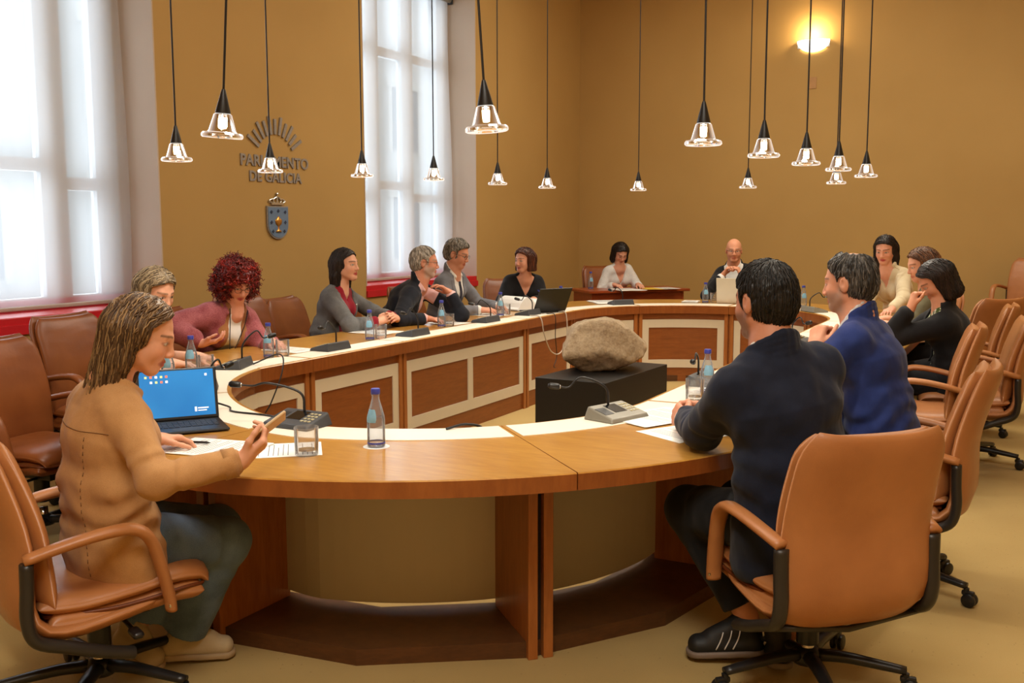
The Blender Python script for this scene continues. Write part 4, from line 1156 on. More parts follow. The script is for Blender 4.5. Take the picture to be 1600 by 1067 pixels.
def person(label, sex, head, hf, hp, torso_f, pelvis=None, roll=0, size=1.0, wide=1.0, skin=(214, 160, 128), lips=None, brow=(70, 50, 36), eye=(60, 44, 34), beard=None,
           lh=None, rh=None, knees=None, ankles=None, clothes=None, hair=None, vox=.005, belly=0.0, neck_fwd=.045, slouch=.02, legs=True, name='person', stand=None):
    f = sex == 'f'; s = (.96 if f else 1.0) * size; hs = (.96 if f else 1.0) * (1 + (size - 1) * .4)
    F = dirv(torso_f); Sd = A(-F[1], F[0], 0)
    hx = dirv(hf, hp); hy = nrm(np.cross(UPZ, hx)); hz = np.cross(hx, hy)
    if roll: c_, s_ = math.cos(R(roll)), math.sin(R(roll)); hy, hz = hy * c_ + hz * s_, hz * c_ - hy * s_
    M = np.stack([hx, hy, hz], 1); O = np.asarray(head, float)
    hflat = nrm(A(hx[0], hx[1], 0))
    C7 = O - A(0, 0, .154 * hs) - (nrm(F + hflat)) * neck_fwd
    TL = .50 * s
    if pelvis is None:
        pz = .555; dz = C7[2] - pz; back = math.sqrt(max(0, TL * TL - dz * dz)); pelvis = A(C7[0], C7[1], 0) - F * back; pelvis[2] = pz
    p0 = np.asarray(pelvis, float); Up = nrm(C7 - p0); H = np.linalg.norm(C7 - p0); Fc = nrm(F - Up * (F @ Up)); Sd = np.cross(Up, Fc); 
    lerp = lambda t: p0 + (C7 - p0) * t
    waist = lerp(.36) - Fc * slouch; chest = lerp(.68) - Fc * (slouch * .8); shc = lerp(.91) - Fc * .010
    sw = (.134 if f else .160) * s * wide
    shL, shR = shc + Sd * sw, shc - Sd * sw
    shL = shL - Up * .040; shR = shR - Up * .040
    wm = wide
    def torso(k=.03):
        pr = [Cone(p0, waist, (.112 if f else .112) * s, (.086 if f else .100) * s, k, s_ax=Sd, w=(1.42 if f else 1.36) * wm),
              Cone(waist, chest, (.086 if f else .100) * s, (.098 if f else .116) * s, k, s_ax=Sd, w=1.36 * wm),
              Cone(chest, shc - Up * .03, (.098 if f else .116) * s, .076 * s, k, s_ax=Sd, w=1.40 * wm),
              Cone(shL - Sd * .02, shR + Sd * .02, .054 * s, .054 * s, .04),
              Cone(C7 - A(0, 0, .012), shL * .75 + C7 * .25 + Up * .010, .046 * s, .036 * s, .03), Cone(C7 - A(0, 0, .012), shR * .75 + C7 * .25 + Up * .010, .046 * s, .036 * s, .03),
              Ell(p0 - Fc * .02 - Up * .02, A(.12, .165 * wm, .10) * s, np.stack([Fc, Sd, Up]), .04)]
        if f: pr += [Ell(chest + Fc * .075 * s + Sd * .068 * s - Up * .01, A(.066, .066, .072) * s, np.stack([Fc, Sd, Up]), .04), Ell(chest + Fc * .075 * s - Sd * .068 * s - Up * .01, A(.066, .066, .072) * s, np.stack([Fc, Sd, Up]), .04)]
        if belly: pr.append(Ell(waist + Fc * .05, A(.09 + belly, .14 + belly * .6, .15), np.stack([Fc, Sd, Up]), .06))
        return pr
    # arms
    arms = {}; l1, l2 = .285 * s, .25 * s
    for side, sh, spec in (('L', shL, lh), ('R', shR, rh)):
        sg_ = 1 if side == 'L' else -1
        if spec is None: spec = dict(w=p0 + F * .30 + Sd * sg_ * .16 + A(0, 0, .13), f=F * 1 - Sd * sg_ * .3, n=-UPZ, pose='relax')
        w = np.asarray(spec['w'], float); pole = np.asarray(spec.get('pole', Sd * sg_ * .55 - UPZ * .8 - F * .25), float)
        e = np.asarray(spec['e'], float) if 'e' in spec else ik(sh, w, l1, l2, pole)
        arms[side] = (sh, e, w, spec)
    # legs
    hipL, hipR = p0 + Sd * .085 * s, p0 - Sd * .085 * s
    Fh = nrm(A(F[0], F[1], 0)); Sh = A(-Fh[1], Fh[0], 0)
    if knees is None: knees = (p0 + Fh * .42 * s + Sh * .11 + A(0, 0, -.045), p0 + Fh * .42 * s - Sh * .11 + A(0, 0, -.045))
    if ankles is None: ankles = tuple(k_ * A(1, 1, 0) + A(0, 0, .085) + Fh * .02 for k_ in knees)
    knees = [np.asarray(k_, float) for k_ in knees]; ankles = [np.asarray(k_, float) for k_ in ankles]
    def leg_prims(g=0.0):
        pr = []
        for h, kn, an in ((hipL, knees[0], ankles[0]), (hipR, knees[1], ankles[1])):
            pr += [Cone(h, kn, (.088 + g) * s, (.060 + g) * s, .04), Cone(kn, an, (.056 + g) * s, (.038 + g) * s, .03)]
        return pr
    foots = []
    for kn, an in zip(knees, ankles):
        d = nrm(A(an[0] - kn[0], an[1] - kn[1], 0) * .0 + Fh); foots.append((an, an + d * .15 * s + A(0, 0, -(an[2] - .035)), d))
    if stand: foots = [(a_, t_, nrm(A(t_[0] - a_[0], t_[1] - a_[1], 0))) for a_, t_ in stand]
    # ---- body
    pr = torso() + head_prims(M, O, hs, sex, C7)
    for side in 'LR':
        sh, e, w, spec = arms[side]
        pr += [Cone(sh, e, .046 * s, .037 * s, .03), Cone(e, w, .038 * s, .0255 * s, .02)]
        pr += hand_prims(w, np.asarray(spec['f'], float), np.asarray(spec['n'], float), side == 'R', (.90 if f else .97) * size, CURL[spec.get('pose', 'relax')], spec.get('spread', 1.0), spec.get('thumb', .6))
    if legs:
        pr += leg_prims()
        for an, to, d in foots: pr += [Cone(an, to - d * .03, .030 * s, .020 * s, .02)]
    sk = np.array(srgb(skin)[:3]); lipc = np.array(srgb(lips)[:3]) if lips else sk * A(.80, .52, .50); brc = np.array(srgb(brow)[:3]); eyc = np.array(srgb(eye)[:3])
    hairc = hair.get('c') if hair else None
    def color(V):
        q = (V.astype(float) - O) @ M / hs; x, y, z = q.T; ay = np.abs(y)
        c = np.tile(sk, (len(V), 1))
        def mixc(m, col): 
            m = np.clip(m, 0, 1)[:, None]; c[:] = c * (1 - m) + np.asarray(col) * m
        inh = np.linalg.norm(q, axis=1) < .2
        mixc(inh * np.exp(-(((ay - .040) / .022) ** 2 + ((z + .035) / .022) ** 2)) * (x > .02) * .35, sk * A(1.0, .72, .68))
        mixc(inh * np.exp(-((y / .016) ** 2 + ((z + .040) / .014) ** 2)) * (x > .08) * .3, sk * A(1.0, .74, .70))
        if beard is not None:
            b = np.clip((-.042 - z + .02 * np.clip((ay - .03) / .03, 0, 1)) / .022, 0, 1) * np.clip((x + .01) / .03, 0, 1) * np.clip((z + .14) / .03, 0, 1)
            b = np.maximum(b, np.clip(1 - np.abs(x - .012) / .022, 0, 1) * np.clip((.01 - z) / .03, 0, 1) * np.clip((z + .11) / .03, 0, 1) * (ay > .045))
            mixc(inh * b * .62, np.array(srgb(beard)[:3]))
        mixc(inh * (x > .068) * np.clip(1.4 - np.sqrt((ay / .023) ** 2 + ((z + .0705) / .0105) ** 2) * 1.0, 0, 1) * 1.6, lipc)
        er = np.sqrt(((ay - .0325) / .0150) ** 2 + ((z + .0008) / .0064) ** 2)
        mixc(inh * (x > .055) * np.clip((1.35 - er) * 4, 0, 1) * .75, sk * A(.45, .36, .32))
        mixc(inh * (x > .070) * np.clip((1.0 - er) * 4, 0, 1), (.62, .58, .54))
        ir = np.sqrt((ay - .0325) ** 2 + (z + .0005) ** 2)
        mixc(inh * (x > .070) * np.clip((.0066 - ir) / .0015, 0, 1) * (er < 1.1), eyc)
        bz = .0215 + .0035 * np.cos((ay - .034) / .02 * 1.2)
        mixc(inh * (x > .045) * (ay > .010) * (ay < .055) * np.clip(1.3 - np.abs(z - bz) / .0042, 0, 1) * .85, brc)
        if hairc is not None and not (hair.get('style') in ('bald',)):
            m = inh * np.clip((z - .055 + .55 * np.clip(.075 - x, -.1, .12) * -1 + .02) * 0, 0, 1); mixc(m, hairc)
        return c
    body = sdf_obj(name, pr, vox, M_SKIN, color=color, it=1)
    tag(body, label, 'person', 'people seated around the room')
    # ---- clothes
    for cl in clothes or []:
        kind = cl['kind']; mat = cl['mat']; off = cl.get('off', .010); w0 = cl.get('v', None); slope = cl.get('slope', .42); half = cl.get('half', 0.0)
        lapel = cl.get('lapel', 0.0); sl = cl.get('sleeve', 1.0); cv = cl.get('vox', vox * 1.15); fold = cl.get('fold', .006); hem = cl.get('hem', -.12); rad = cl.get('rad', 0.0)
        if kind == 'top':
            q = torso(.035)
            if cl.get('skirt', .0): q.append(Cone(waist, p0 - Up * .10, (.105) * s, (.118 + cl['skirt']) * s, .05, s_ax=Sd, w=1.38 * wm))
            for side in 'LR':
                sh, e, w, spec = arms[side]
                sa, sb, sw_ = (.048 + rad), (.041 + rad), (.032 + rad * .8)
                if sl > 0:
                    if sl >= .5:
                        t = (sl - .5) * 2 * .93; q += [Cone(sh, e, sa * s, sb * s, .035), Cone(e, e + (w - e) * t, sb * s, (sb + (sw_ - sb) * t) * s, .025)]
                    else: q += [Cone(sh, sh + (e - sh) * sl * 2, sa * s, sa * s, .035)]
            if cl.get('collar'):
                ch_, cr_ = cl['collar']; rr_ = cl.get('cring', .066); nd_ = nrm(O + M @ A(-.02, 0, -.05) - C7)
                for lev in (0, .34, .67, 1):
                    prev = None; cc = C7 + A(0, 0, .006) + Fc * .012
                    for kk in range(15):
                        an = R(-128 + 256 * kk / 14); back = math.cos(an)
                        pt = cc - Fc * math.cos(an) * (rr_ * s) + Sd * math.sin(an) * (rr_ * 1.04 * s) + nd_ * (ch_ * lev * (.45 + .55 * back)) + UPZ * (-.016 * (1 - back) - .01)
                        if prev is not None: q.append(Cone(prev, pt, cr_ - off, cr_ - off, .006))
                        prev = pt
            vend = [arms[k_][2] for k_ in 'LR']
            def post(P, d, w0=w0, slope=slope, half=half, lapel=lapel, fold=fold, hem=hem, cl=cl):
                r = P - p0.astype(np.float32); u = r @ Sd.astype(np.float32); v = r @ Fc.astype(np.float32); w = r @ Up.astype(np.float32)
                d = d + fold * (.6 * wob(P, 34, .3) + .4 * wob(P, 62, 1.9)) * np.clip((w + .2) / .2, 0, 1)
                if fold: 
                    d = d + fold * .8 * np.sin(w * 75 + 9 * u + 4 * wob(P, 14, 1)) * np.clip(.18 - np.abs(w - .14), 0, .18) / .18
                    for e_ in (arms['L'][1], arms['R'][1]):
                        rr = np.sqrt(((P - e_.astype(np.float32)) ** 2).sum(-1)); d = d + fold * .9 * np.clip(1 - rr / .13, 0, 1) * np.sin(rr * 190 + 3 * wob(P, 22, .5))
                if w0 is not None:
                    ww = w - w0 * H; cut = (np.abs(u - cl.get('vx', 0)) - half - slope * np.maximum(ww, 0)) / math.sqrt(1 + slope * slope)
                    if half == 0: cut = np.where(ww < 0, np.sqrt(u * u + ww * ww), cut)
                    if lapel:
                        lw = np.clip((cut) / .004, 0, 1) * np.clip((lapel * np.clip(ww / (.2 * H), .1, 1) - cut) / .003, 0, 1) * (v > 0) * (w < H * .93) * (ww > 0)
                        d = d - .0055 * lw
                    reg = np.maximum(np.maximum(np.maximum(cut, .01 - v), v - .175), -(ww if half == 0 else ww * 0 + 1))
                    d = np.maximum(d, -reg)
                if cl.get('round'):
                    n_ = C7 + Fc * .05; rr = np.sqrt(((P - n_.astype(np.float32)) ** 2).sum(-1)) - cl['round']; d = np.maximum(d, -rr)
                dn = np.maximum(P[..., 2] - (C7[2] + cl.get('top', .085)), -1)
                d = np.maximum(d, dn)
                if hem is not None: d = np.maximum(d, -(w - hem))
                return d
            o = sdf_obj(cl['name'], q, cv, mat, body, post, off)
            if o and cl.get('cuff'):
                cm = cl['cuff'] if not isinstance(cl['cuff'], bool) else mat
                for side in 'LR':
                    sh, e, w, spec = arms[side]; t = (sl - .5) * 2 * .93; a_ = e + (w - e) * (t - .09); b_ = e + (w - e) * (t + .07); rr = (.045 + (.034 - .045) * t + rad * .8) * s + off
                    mb = MB(); mb.tube([tuple(a_), tuple(b_)], [rr + .001, rr - .001], 18); mb.build('cuff', cm, o, smooth=True)
        elif kind == 'trousers':
            q = leg_prims(cl.get('g', .006)) + [Cone(p0 - Up * .02, waist - Up * .08, .108 * s, .092 * s, .03, s_ax=Sd, w=1.38 * wm), Ell(p0 - Fc * .02 - Up * .02, A(.120, .165 * wm, .100) * s, np.stack([Fc, Sd, Up]), .04)]
            if cl.get('flare'):
                for kn, an in zip(knees, ankles): q.append(Cone(kn, an, .060 * s, cl['flare'] * s, .03))
            def post(P, d, fold=fold):
                d = d + fold * (.6 * wob(P, 30, .8) + .4 * wob(P, 66, .2))
                for kn in knees:
                    rr = np.sqrt(((P - kn.astype(np.float32)) ** 2).sum(-1)); d = d + fold * np.clip(1 - rr / .16, 0, 1) * np.sin(rr * 150 + 2 * wob(P, 20, .9))
                for an, kn in zip(ankles, knees):
                    ax = nrm(kn - an).astype(np.float32); t = (P - an.astype(np.float32)) @ ax; near = (np.sqrt(((P - an.astype(np.float32)) ** 2).sum(-1)) < .17)
                    d = np.where(near, np.maximum(d, -(t - cl.get('hemup', .03))), d)
                return d
            sdf_obj(cl['name'], q, cv, mat, body, post, off)
        elif kind == 'shoes':
            for an, to, d in foots:
                sd_ = nrm(np.cross(UPZ, nrm(to - an)))
                heel = an - nrm(A(to[0] - an[0], to[1] - an[1], 0)) * .045 + A(0, 0, -min(.05, an[2] - .03)); up_ = an + A(0, 0, .012)
                q = [Cone(heel, to, .027 * s, .029 * s, .02, s_ax=sd_, w=1.22), Cone(up_, to - (to - an) * .35 + A(0, 0, .006), .034 * s, .028 * s, .02), Cone(up_, heel, .034 * s, .028 * s, .02)]
                o = sdf_obj('shoe', q, cl.get('vox', .005), mat, body, None, .005)
                # sole slab
                ax = nrm(to - heel); nn = nrm(np.cross(ax, sd_)); nn = nn if nn[2] > 0 else -nn
                q2 = [Cone(heel - nn * .026, to - nn * .024, .033 * s, .036 * s, .02, s_ax=sd_, w=1.12)]
                def post2(P, dd, heel=heel, nn=nn):
                    t = (P - (heel - nn * .026).astype(np.float32)) @ nn.astype(np.float32); return np.maximum(dd, np.abs(t) - .011)
                sdf_obj('sole', q2, .005, cl['sole'], o, post2, .006)
                if cl.get('stripe') and o:
                    me = o.data; vv = np.empty(len(me.vertices) * 3, np.float32); me.vertices.foreach_get('co', vv); ff = np.empty(len(me.polygons) * 4, np.int32); me.polygons.foreach_get('vertices', ff)
                    tr_ = BVHTree.FromPolygons(vv.reshape(-1, 3).tolist(), ff.reshape(-1, 4).tolist())
                    for k_ in range(3):
                        for sgn in (1, -1):
                            c_ = heel + (to - heel) * (.40 + .15 * k_); pts = []
                            for j in range(8):
                                an_ = R(-5 + 9 * j); d_ = sd_ * sgn * math.cos(an_) + nn * math.sin(an_); h_ = tr_.ray_cast(Vector(c_ - ax * .004 * j + d_ * .15), Vector(-d_))
                                if h_[0] is not None: pts.append(h_[0] + h_[1] * .0012)
                            if len(pts) > 2: MB().tube(pts, .0058, 6, flat=.35).build('stripe', cl['stripe'], o, smooth=True)
    # ---- hair
    if hair: make_hair(body, hair, M, O, hs, C7, Fc, Sd, vox)
    return dict(o=body, M=M, O=O, hs=hs, p0=p0, Up=Up, Fc=Fc, Sd=Sd, C7=C7, H=H, arms=arms, chest=chest, waist=waist, knees=knees, ankles=ankles, foots=foots, s=s)

def make_hair(body, hr, M, O, hs, C7, Fc, Sd, vox):
    st = hr['style']; mat = hr['mat']; T = lambda p: O + M @ (np.asarray(p, float) * hs); Rm = M.T
    pr = []; hv = hr.get('vox', vox); th = hr.get('th', .012); top = hr.get('hl', .0)
    if st in ('short', 'balding', 'sides'):
        pr = [Ell(T((-.014, 0, .036)), A(.100 + th, .077 + th * .8, .088 + th) * hs, Rm, .02), Ell(T((-.045, 0, -.015)), A(.066 + th, .068 + th * .5, .075) * hs, Rm, .03)]
    elif st == 'bob':
        pr = [Ell(T((-.014, 0, .036)), A(.112 + th * .4, .092, .100) * hs, Rm, .02)]
        b = hr.get('len', -.105)
        for y in (1, -1): pr += [Cone(T((-.015, .070 * y, .03)), T((.005, .082 * y, b)), .034 * hs, .024 * hs, .03), Cone(T((-.06, .06 * y, .02)), T((-.055, .070 * y, b)), .04 * hs, .036 * hs, .04)]
        pr.append(Cone(T((-.085, 0, .02)), T((-.080, 0, b)), .05 * hs, .045 * hs, .05))
    elif st == 'long':
        pr = [Ell(T((-.014, 0, .036)), A(.110, .089, .097) * hs, Rm, .02)]
        b = -hr.get('len', -.25); bk = hr.get('back', -.06); lat = hr.get('lat', .085); hb = nrm(A(M[0, 0], M[1, 0], 0))
        dn = lambda p, d, back=0: p - UPZ * d * hs + hb * back
        for y in (1, -1):
            fw = hr.get('fw', (.0, .0))[0 if y > 0 else 1]
            p1 = T((-.02, .066 * y, .02)); p2 = T((-.008 + fw, (lat - .01) * y, -.085)); p3 = dn(p2, max(.02, b - .085), bk * .5)
            pr += [Cone(p1, p2, .036 * hs, .027 * hs, .025), Cone(p2, p3, .027 * hs, .021 * hs, .025)]
            q1 = T((-.06, .055 * y, .0)); q2 = dn(q1, b + .01, bk); pr.append(Cone(q1, q2, .046 * hs, .030 * hs, .04))
        q1 = T((-.080, 0, .0)); pr.append(Cone(q1, dn(q1, b + .01, bk), .050 * hs, .034 * hs, .04))
    elif st == 'curly':
        pr = [Ell(T((-.016, 0, .045)), A(.128, .122, .112) * hs, Rm, .03)]
        for y in (1, -1): pr += [Ell(T((-.02, .085 * y, -.035)), A(.075, .055, .075) * hs, Rm, .04)]
        pr += [Ell(T((-.09, 0, -.04)), A(.07, .10, .085) * hs, Rm, .04)]
    fc = hr.get('face', ((.125, 0, -.045), (.082, .066, .108)))
    def post(P, d):
        q = ((P - O.astype(np.float32)) @ M.astype(np.float32)) / hs; x, y, z = q[..., 0], q[..., 1], q[..., 2]
        ang = np.arctan2(y, x + .02)
        if st == 'curly':
            d = d + .010 * wob(q, 130, .3) + .010 * wob(q, 235, 1.7) + .005 * wob(q, 410, .9)
        elif st in ('bob', 'long'):
            part = hr.get('part', .02)
            d = d + .0030 * np.sin(ang * 46 + 2 * wob(q, 20, 1) + (y - part) * 60) + .0018 * np.sin(ang * 101 + 3 * wob(q, 33, 2)) + .004 * np.exp(-((y - part) / .006) ** 2) * (z > .05)
        else:
            d = d + .0022 * np.sin(ang * 60 + x * 200 + 3 * wob(q, 40, 1)) + .0022 * wob(q, 120, .7) + .0015 * wob(q, 260, 1.7)
        # face opening
        c, r = fc; fx = (x - c[0]) / r[0]; fy = (y - c[1]) / r[1]; fz = (z - c[2]) / r[2]
        e = (np.sqrt(fx * fx + fy * fy + fz * fz) - 1) * min(r) * hs
        d = -combine(-d, -(-e) * -1 * -1, .006, '+') if False else np.maximum(d, -e)
        xs, xt, z0_, z1_ = hr.get('line', (.030, .094, .030, .102))
        t_ = np.clip((z - z0_) / (z1_ - z0_), 0, 1.25); lim = xs + (xt - xs) * t_ * t_ * (3 - 2 * np.minimum(t_, 1)) + .003 * wob(q, 150, .2)
        d = np.maximum(d, (x - lim) * .8 * hs)
        if st in ('short', 'balding', 'sides'):
            nape = hr.get('nape', -.075)
            d = np.maximum(d, (nape - z + np.clip(x + .03, 0, 1) * .75) * hs)          # cut at the nape, rising to the ears
            for sg_ in (1, -1):
                ee = np.sqrt(((x + .004) / .030) ** 2 + ((y - sg_ * .085) / .03) ** 2 + ((z + .012) / .042) ** 2) - 1; d = np.maximum(d, -ee * .03 * hs)
        if st == 'balding':
            for bc, br in hr['spots']:
                ee = np.sqrt(((x - bc[0]) / br[0]) ** 2 + ((y - bc[1]) / br[1]) ** 2 + ((z - bc[2]) / br[2]) ** 2) - 1; d = np.maximum(d, -ee * .04 * hs + .002 * wob(q, 150, 1))
        if st == 'sides':
            d = np.maximum(d, (z - hr.get('rim', .035) + x * .2) * hs)
        if st in ('bob', 'long'):
            zb = hr.get('len', -.105) + hr.get('cut', .0)
            wz = P[..., 2] - (O[2] + zb * hs) + .008 * wob(q, 80, .6)
            d = np.maximum(d, -wz)
        return d
    ho = sdf_obj('hair', pr, hv, mat, body, post, 0.0, it=hr.get('it', 1))
    if ho and hr.get('locks', 1): hair_locks(ho, hr, M, O, hs)

def glasses(p, mat, r=.021, name='glasses'):
    M, O, hs = p['M'], p['O'], p['hs']; T = lambda q: tuple(O + M @ (A(*q) * hs))
    g = MB()
    for y in (1, -1):
        pts = [T((.098 - .05 * max(0, abs(r * math.cos(a) + .034) - .034) , y * (.034 + r * 1.1 * math.cos(a)), -.004 + r * .82 * math.sin(a))) for a in [2 * PI * k / 20 for k in range(21)]]
        g.tube(pts, .0014, 6)
        g.tube([T((.094, y * .057, .004)), T((.04, y * .078, .006)), T((-.01, y * .083, .006)), T((-.025, y * .083, -.006))], .0015, 6)
    g.tube([T((.1, .012, .0)), T((.104, 0, .003)), T((.1, -.012, .0))], .0014, 6)
    o = g.build(name, mat, None, smooth=True); o.parent = p['o']; return o

def find_part(p, nm):
    return next(c for c in p['o'].children if c.name.split('.')[0] == nm)
def surf_line(p, part, samples, mat, name='seam', r=.0014, dash=False):
    """samples: (w, angle from the back in degrees) pairs on the torso; laid onto the garment's surface"""
    o = find_part(p, part); me = o.data
    n = len(me.polygons); fl = np.empty(n * 4, np.int32); me.polygons.foreach_get('vertices', fl)
    vs = np.empty(len(me.vertices) * 3, np.float32); me.vertices.foreach_get('co', vs)
    if 'bvh' not in p: p['bvh'] = {}
    if part not in p['bvh']: p['bvh'][part] = BVHTree.FromPolygons([tuple(v) for v in vs.reshape(-1, 3).tolist()], fl.reshape(-1, 4).tolist())
    t = p['bvh'][part]; pts = []
    for w, a in samples:
        d = -p['Fc'] * math.cos(R(a)) - p['Sd'] * math.sin(R(a)); c = p['p0'] + p['Up'] * w + (p['C7'] - p['p0'] - p['Up'] * p['H']) * 0
        h = t.ray_cast(Vector(c + d * .6), Vector(-d))
        if h[0] is not None: pts.append(h[0] + h[1] * .0006)
    mb = MB()
    if dash:
        for i in range(0, len(pts) - 1, 2): mb.tube([pts[i], pts[i + 1]], r, 5)
    elif len(pts) > 1: mb.tube(pts, r, 5)
    q = mb.build(name, mat, None, smooth=True); q.parent = o; return q

def hair_locks(ho, hr, M, O, hs):
    """many thin tapering locks laid along the hair surface, each its own shade"""
    st = hr['style']; me = ho.data; nv = len(me.vertices)
    vs = np.empty(nv * 3, np.float32); me.vertices.foreach_get('co', vs); vs = vs.reshape(-1, 3); ns = np.empty(nv * 3, np.float32); me.vertices.foreach_get('normal', ns); ns = ns.reshape(-1, 3)
    fl = np.empty(len(me.polygons) * 4, np.int32); me.polygons.foreach_get('vertices', fl)
    tree = BVHTree.FromPolygons(vs.tolist(), fl.reshape(-1, 4).tolist())
    rg = np.random.default_rng(len(vs)); n = hr.get('n', 420); pal = [np.array(srgb(c)[:3]) for c in hr['pal']]
    rad = hr.get('lr', .0030) * hs; part = hr.get('part', .015); V = []; Fc = []; Cc = []
    seeds = rg.choice(nv, n, replace=False)
    for i in seeds:
        p = Vector(vs[i].tolist()); nr = Vector(ns[i].tolist()); pts = []; q = M.T @ (np.array(p) - O) / hs
        if st == 'curly':
            u = nr.orthogonal().normalized(); w = nr.cross(u); r0 = rg.uniform(.006, .012); tw = rg.uniform(0, 6.28); t1 = (u * rg.uniform(-1, 1) + w * rg.uniform(-1, 1) + nr * .5).normalized()
            for k in range(13):
                a = tw + k * .85; e = t1.orthogonal().normalized(); f2 = t1.cross(e)
                pts.append(p + nr * .002 + t1 * (k * .0032) + (e * math.cos(a) + f2 * math.sin(a)) * r0 * (1 - k / 26))
        else:
            L_ = rg.uniform(*hr.get('ll', (.07, .14))) * hs; K_ = 12; stp = L_ / K_; jit = rg.normal(0, .10, 3)
            for k in range(K_):
                x, y, z = (M.T @ (np.array(p) - O)) / hs
                if st in ('bob', 'long'):
                    t = min(1, max(0, (.075 - z) / .05)); sg = 1 if y > part else -1
                    d = (M[:, 1] * sg * .9 - M[:, 2] * .45 - M[:, 0] * .35) * (1 - t) + (-UPZ - M[:, 0] * .12) * t
                else:
                    c = np.array([x + .055, y * 1.0, z - .118]); d = M @ np.array([c[0] * (1 if x < .03 else .6), c[1], c[2] - .02])
                d = Vector((nrm(d) + jit * .6).tolist()); d = (d - nr * d.dot(nr)); d.normalize()
                pts.append(p + nr * (rad * .35 + (.0012 if st == 'short' else .0006) * k / K_))
                h = tree.find_nearest(p + d * stp)
                if h[0] is None: break
                if (h[0] - p).length < stp * .3: break
                p, nr = h[0], h[1]
        if len(pts) < 4: continue
        m = len(pts); b = len(V); prev = None; col = pal[rg.integers(len(pal))] * rg.uniform(.75, 1.25)
        for k in range(m):
            tg = (pts[min(k + 1, m - 1)] - pts[max(k - 1, 0)]); tg.normalize()
            u = tg.orthogonal().normalized() if prev is None else (prev - tg * prev.dot(tg)).normalized(); prev = u; w = u.cross(tg)
            r = rad * (.45 + .55 * math.sin(PI * min(1, (k + .6) / m * 1.0))) 
            for j in range(5): a = 2 * PI * j / 5; V.append(tuple(pts[k] + u * (r * math.cos(a)) + w * (r * math.sin(a)))); Cc.append(col)
        for k in range(m - 1):
            for j in range(5): Fc.append((b + k * 5 + j, b + k * 5 + (j + 1) % 5, b + k * 5 + 5 + (j + 1) % 5, b + k * 5 + 5 + j))
    if not V: return
    o = mesh_obj('hair_locks', np.array(V), np.array(Fc, dtype=np.int32), M_LOCKS, ho); o['kind'] = 'stuff'
    ca = o.data.color_attributes.new('Col', 'FLOAT_COLOR', 'POINT'); c = np.concatenate([np.array(Cc), np.ones((len(Cc), 1))], 1).astype(np.float32); ca.data.foreach_set('color', c.ravel())
M_LOCKS = mat_attr('hair_locks', .48)
# ------------------------------------------------------------------ the cast
def K(name, c, c2=None, **k): return mat_fabric(name, c, c2, **k)
H_BROWN = hair_mat('hair_brown_blonde', (66, 46, 30), (134, 104, 70)); H_ASH = hair_mat('hair_ash', (84, 70, 54), (150, 130, 100))
H_RED = hair_mat('hair_red', (58, 6, 4), (118, 20, 10), curly=True); H_DARK = hair_mat('hair_dark', (16, 12, 11), (40, 28, 24))
H_GREY = hair_mat('hair_grey', (120, 112, 102), (176, 168, 156)); H_GREY2 = hair_mat('hair_grey_dark', (70, 64, 58), (150, 142, 130))
H_CHEST = hair_mat('hair_chestnut', (50, 24, 14), (88, 46, 28)); H_BLACK = hair_mat('hair_black', (12, 11, 11), (34, 30, 28)); H_MID = hair_mat('hair_midbrown', (70, 42, 22), (112, 72, 42))
H_SALT = hair_mat('hair_salt', (26, 24, 23), (84, 80, 76))
WHITE = K('shirt_white', (214, 212, 208), (232, 230, 226), bump=.15); BLACKF = K('black_cloth', (14, 14, 17), (24, 24, 28))
DKTRS = K('dark_trouser', (16, 16, 20), (26, 26, 30)); SHOEBLK = mat_plain('shoe_black', (20, 20, 22), .45, bump=.05)
SOLEDK = mat_plain('sole_dark', (40, 38, 36), .6); M_GLFR = mat_plain('glasses_frame', (54, 44, 36), .3, .4)
def trs(m=DKTRS, **k): return dict(dict(kind='trousers', name='trousers', mat=m, off=.010, fold=.005, vox=.008), **k)
def shoes(m=SHOEBLK, sole=SOLEDK, **k): return dict(dict(kind='shoes', mat=m, sole=sole), **k)
FLAT = -UPZ

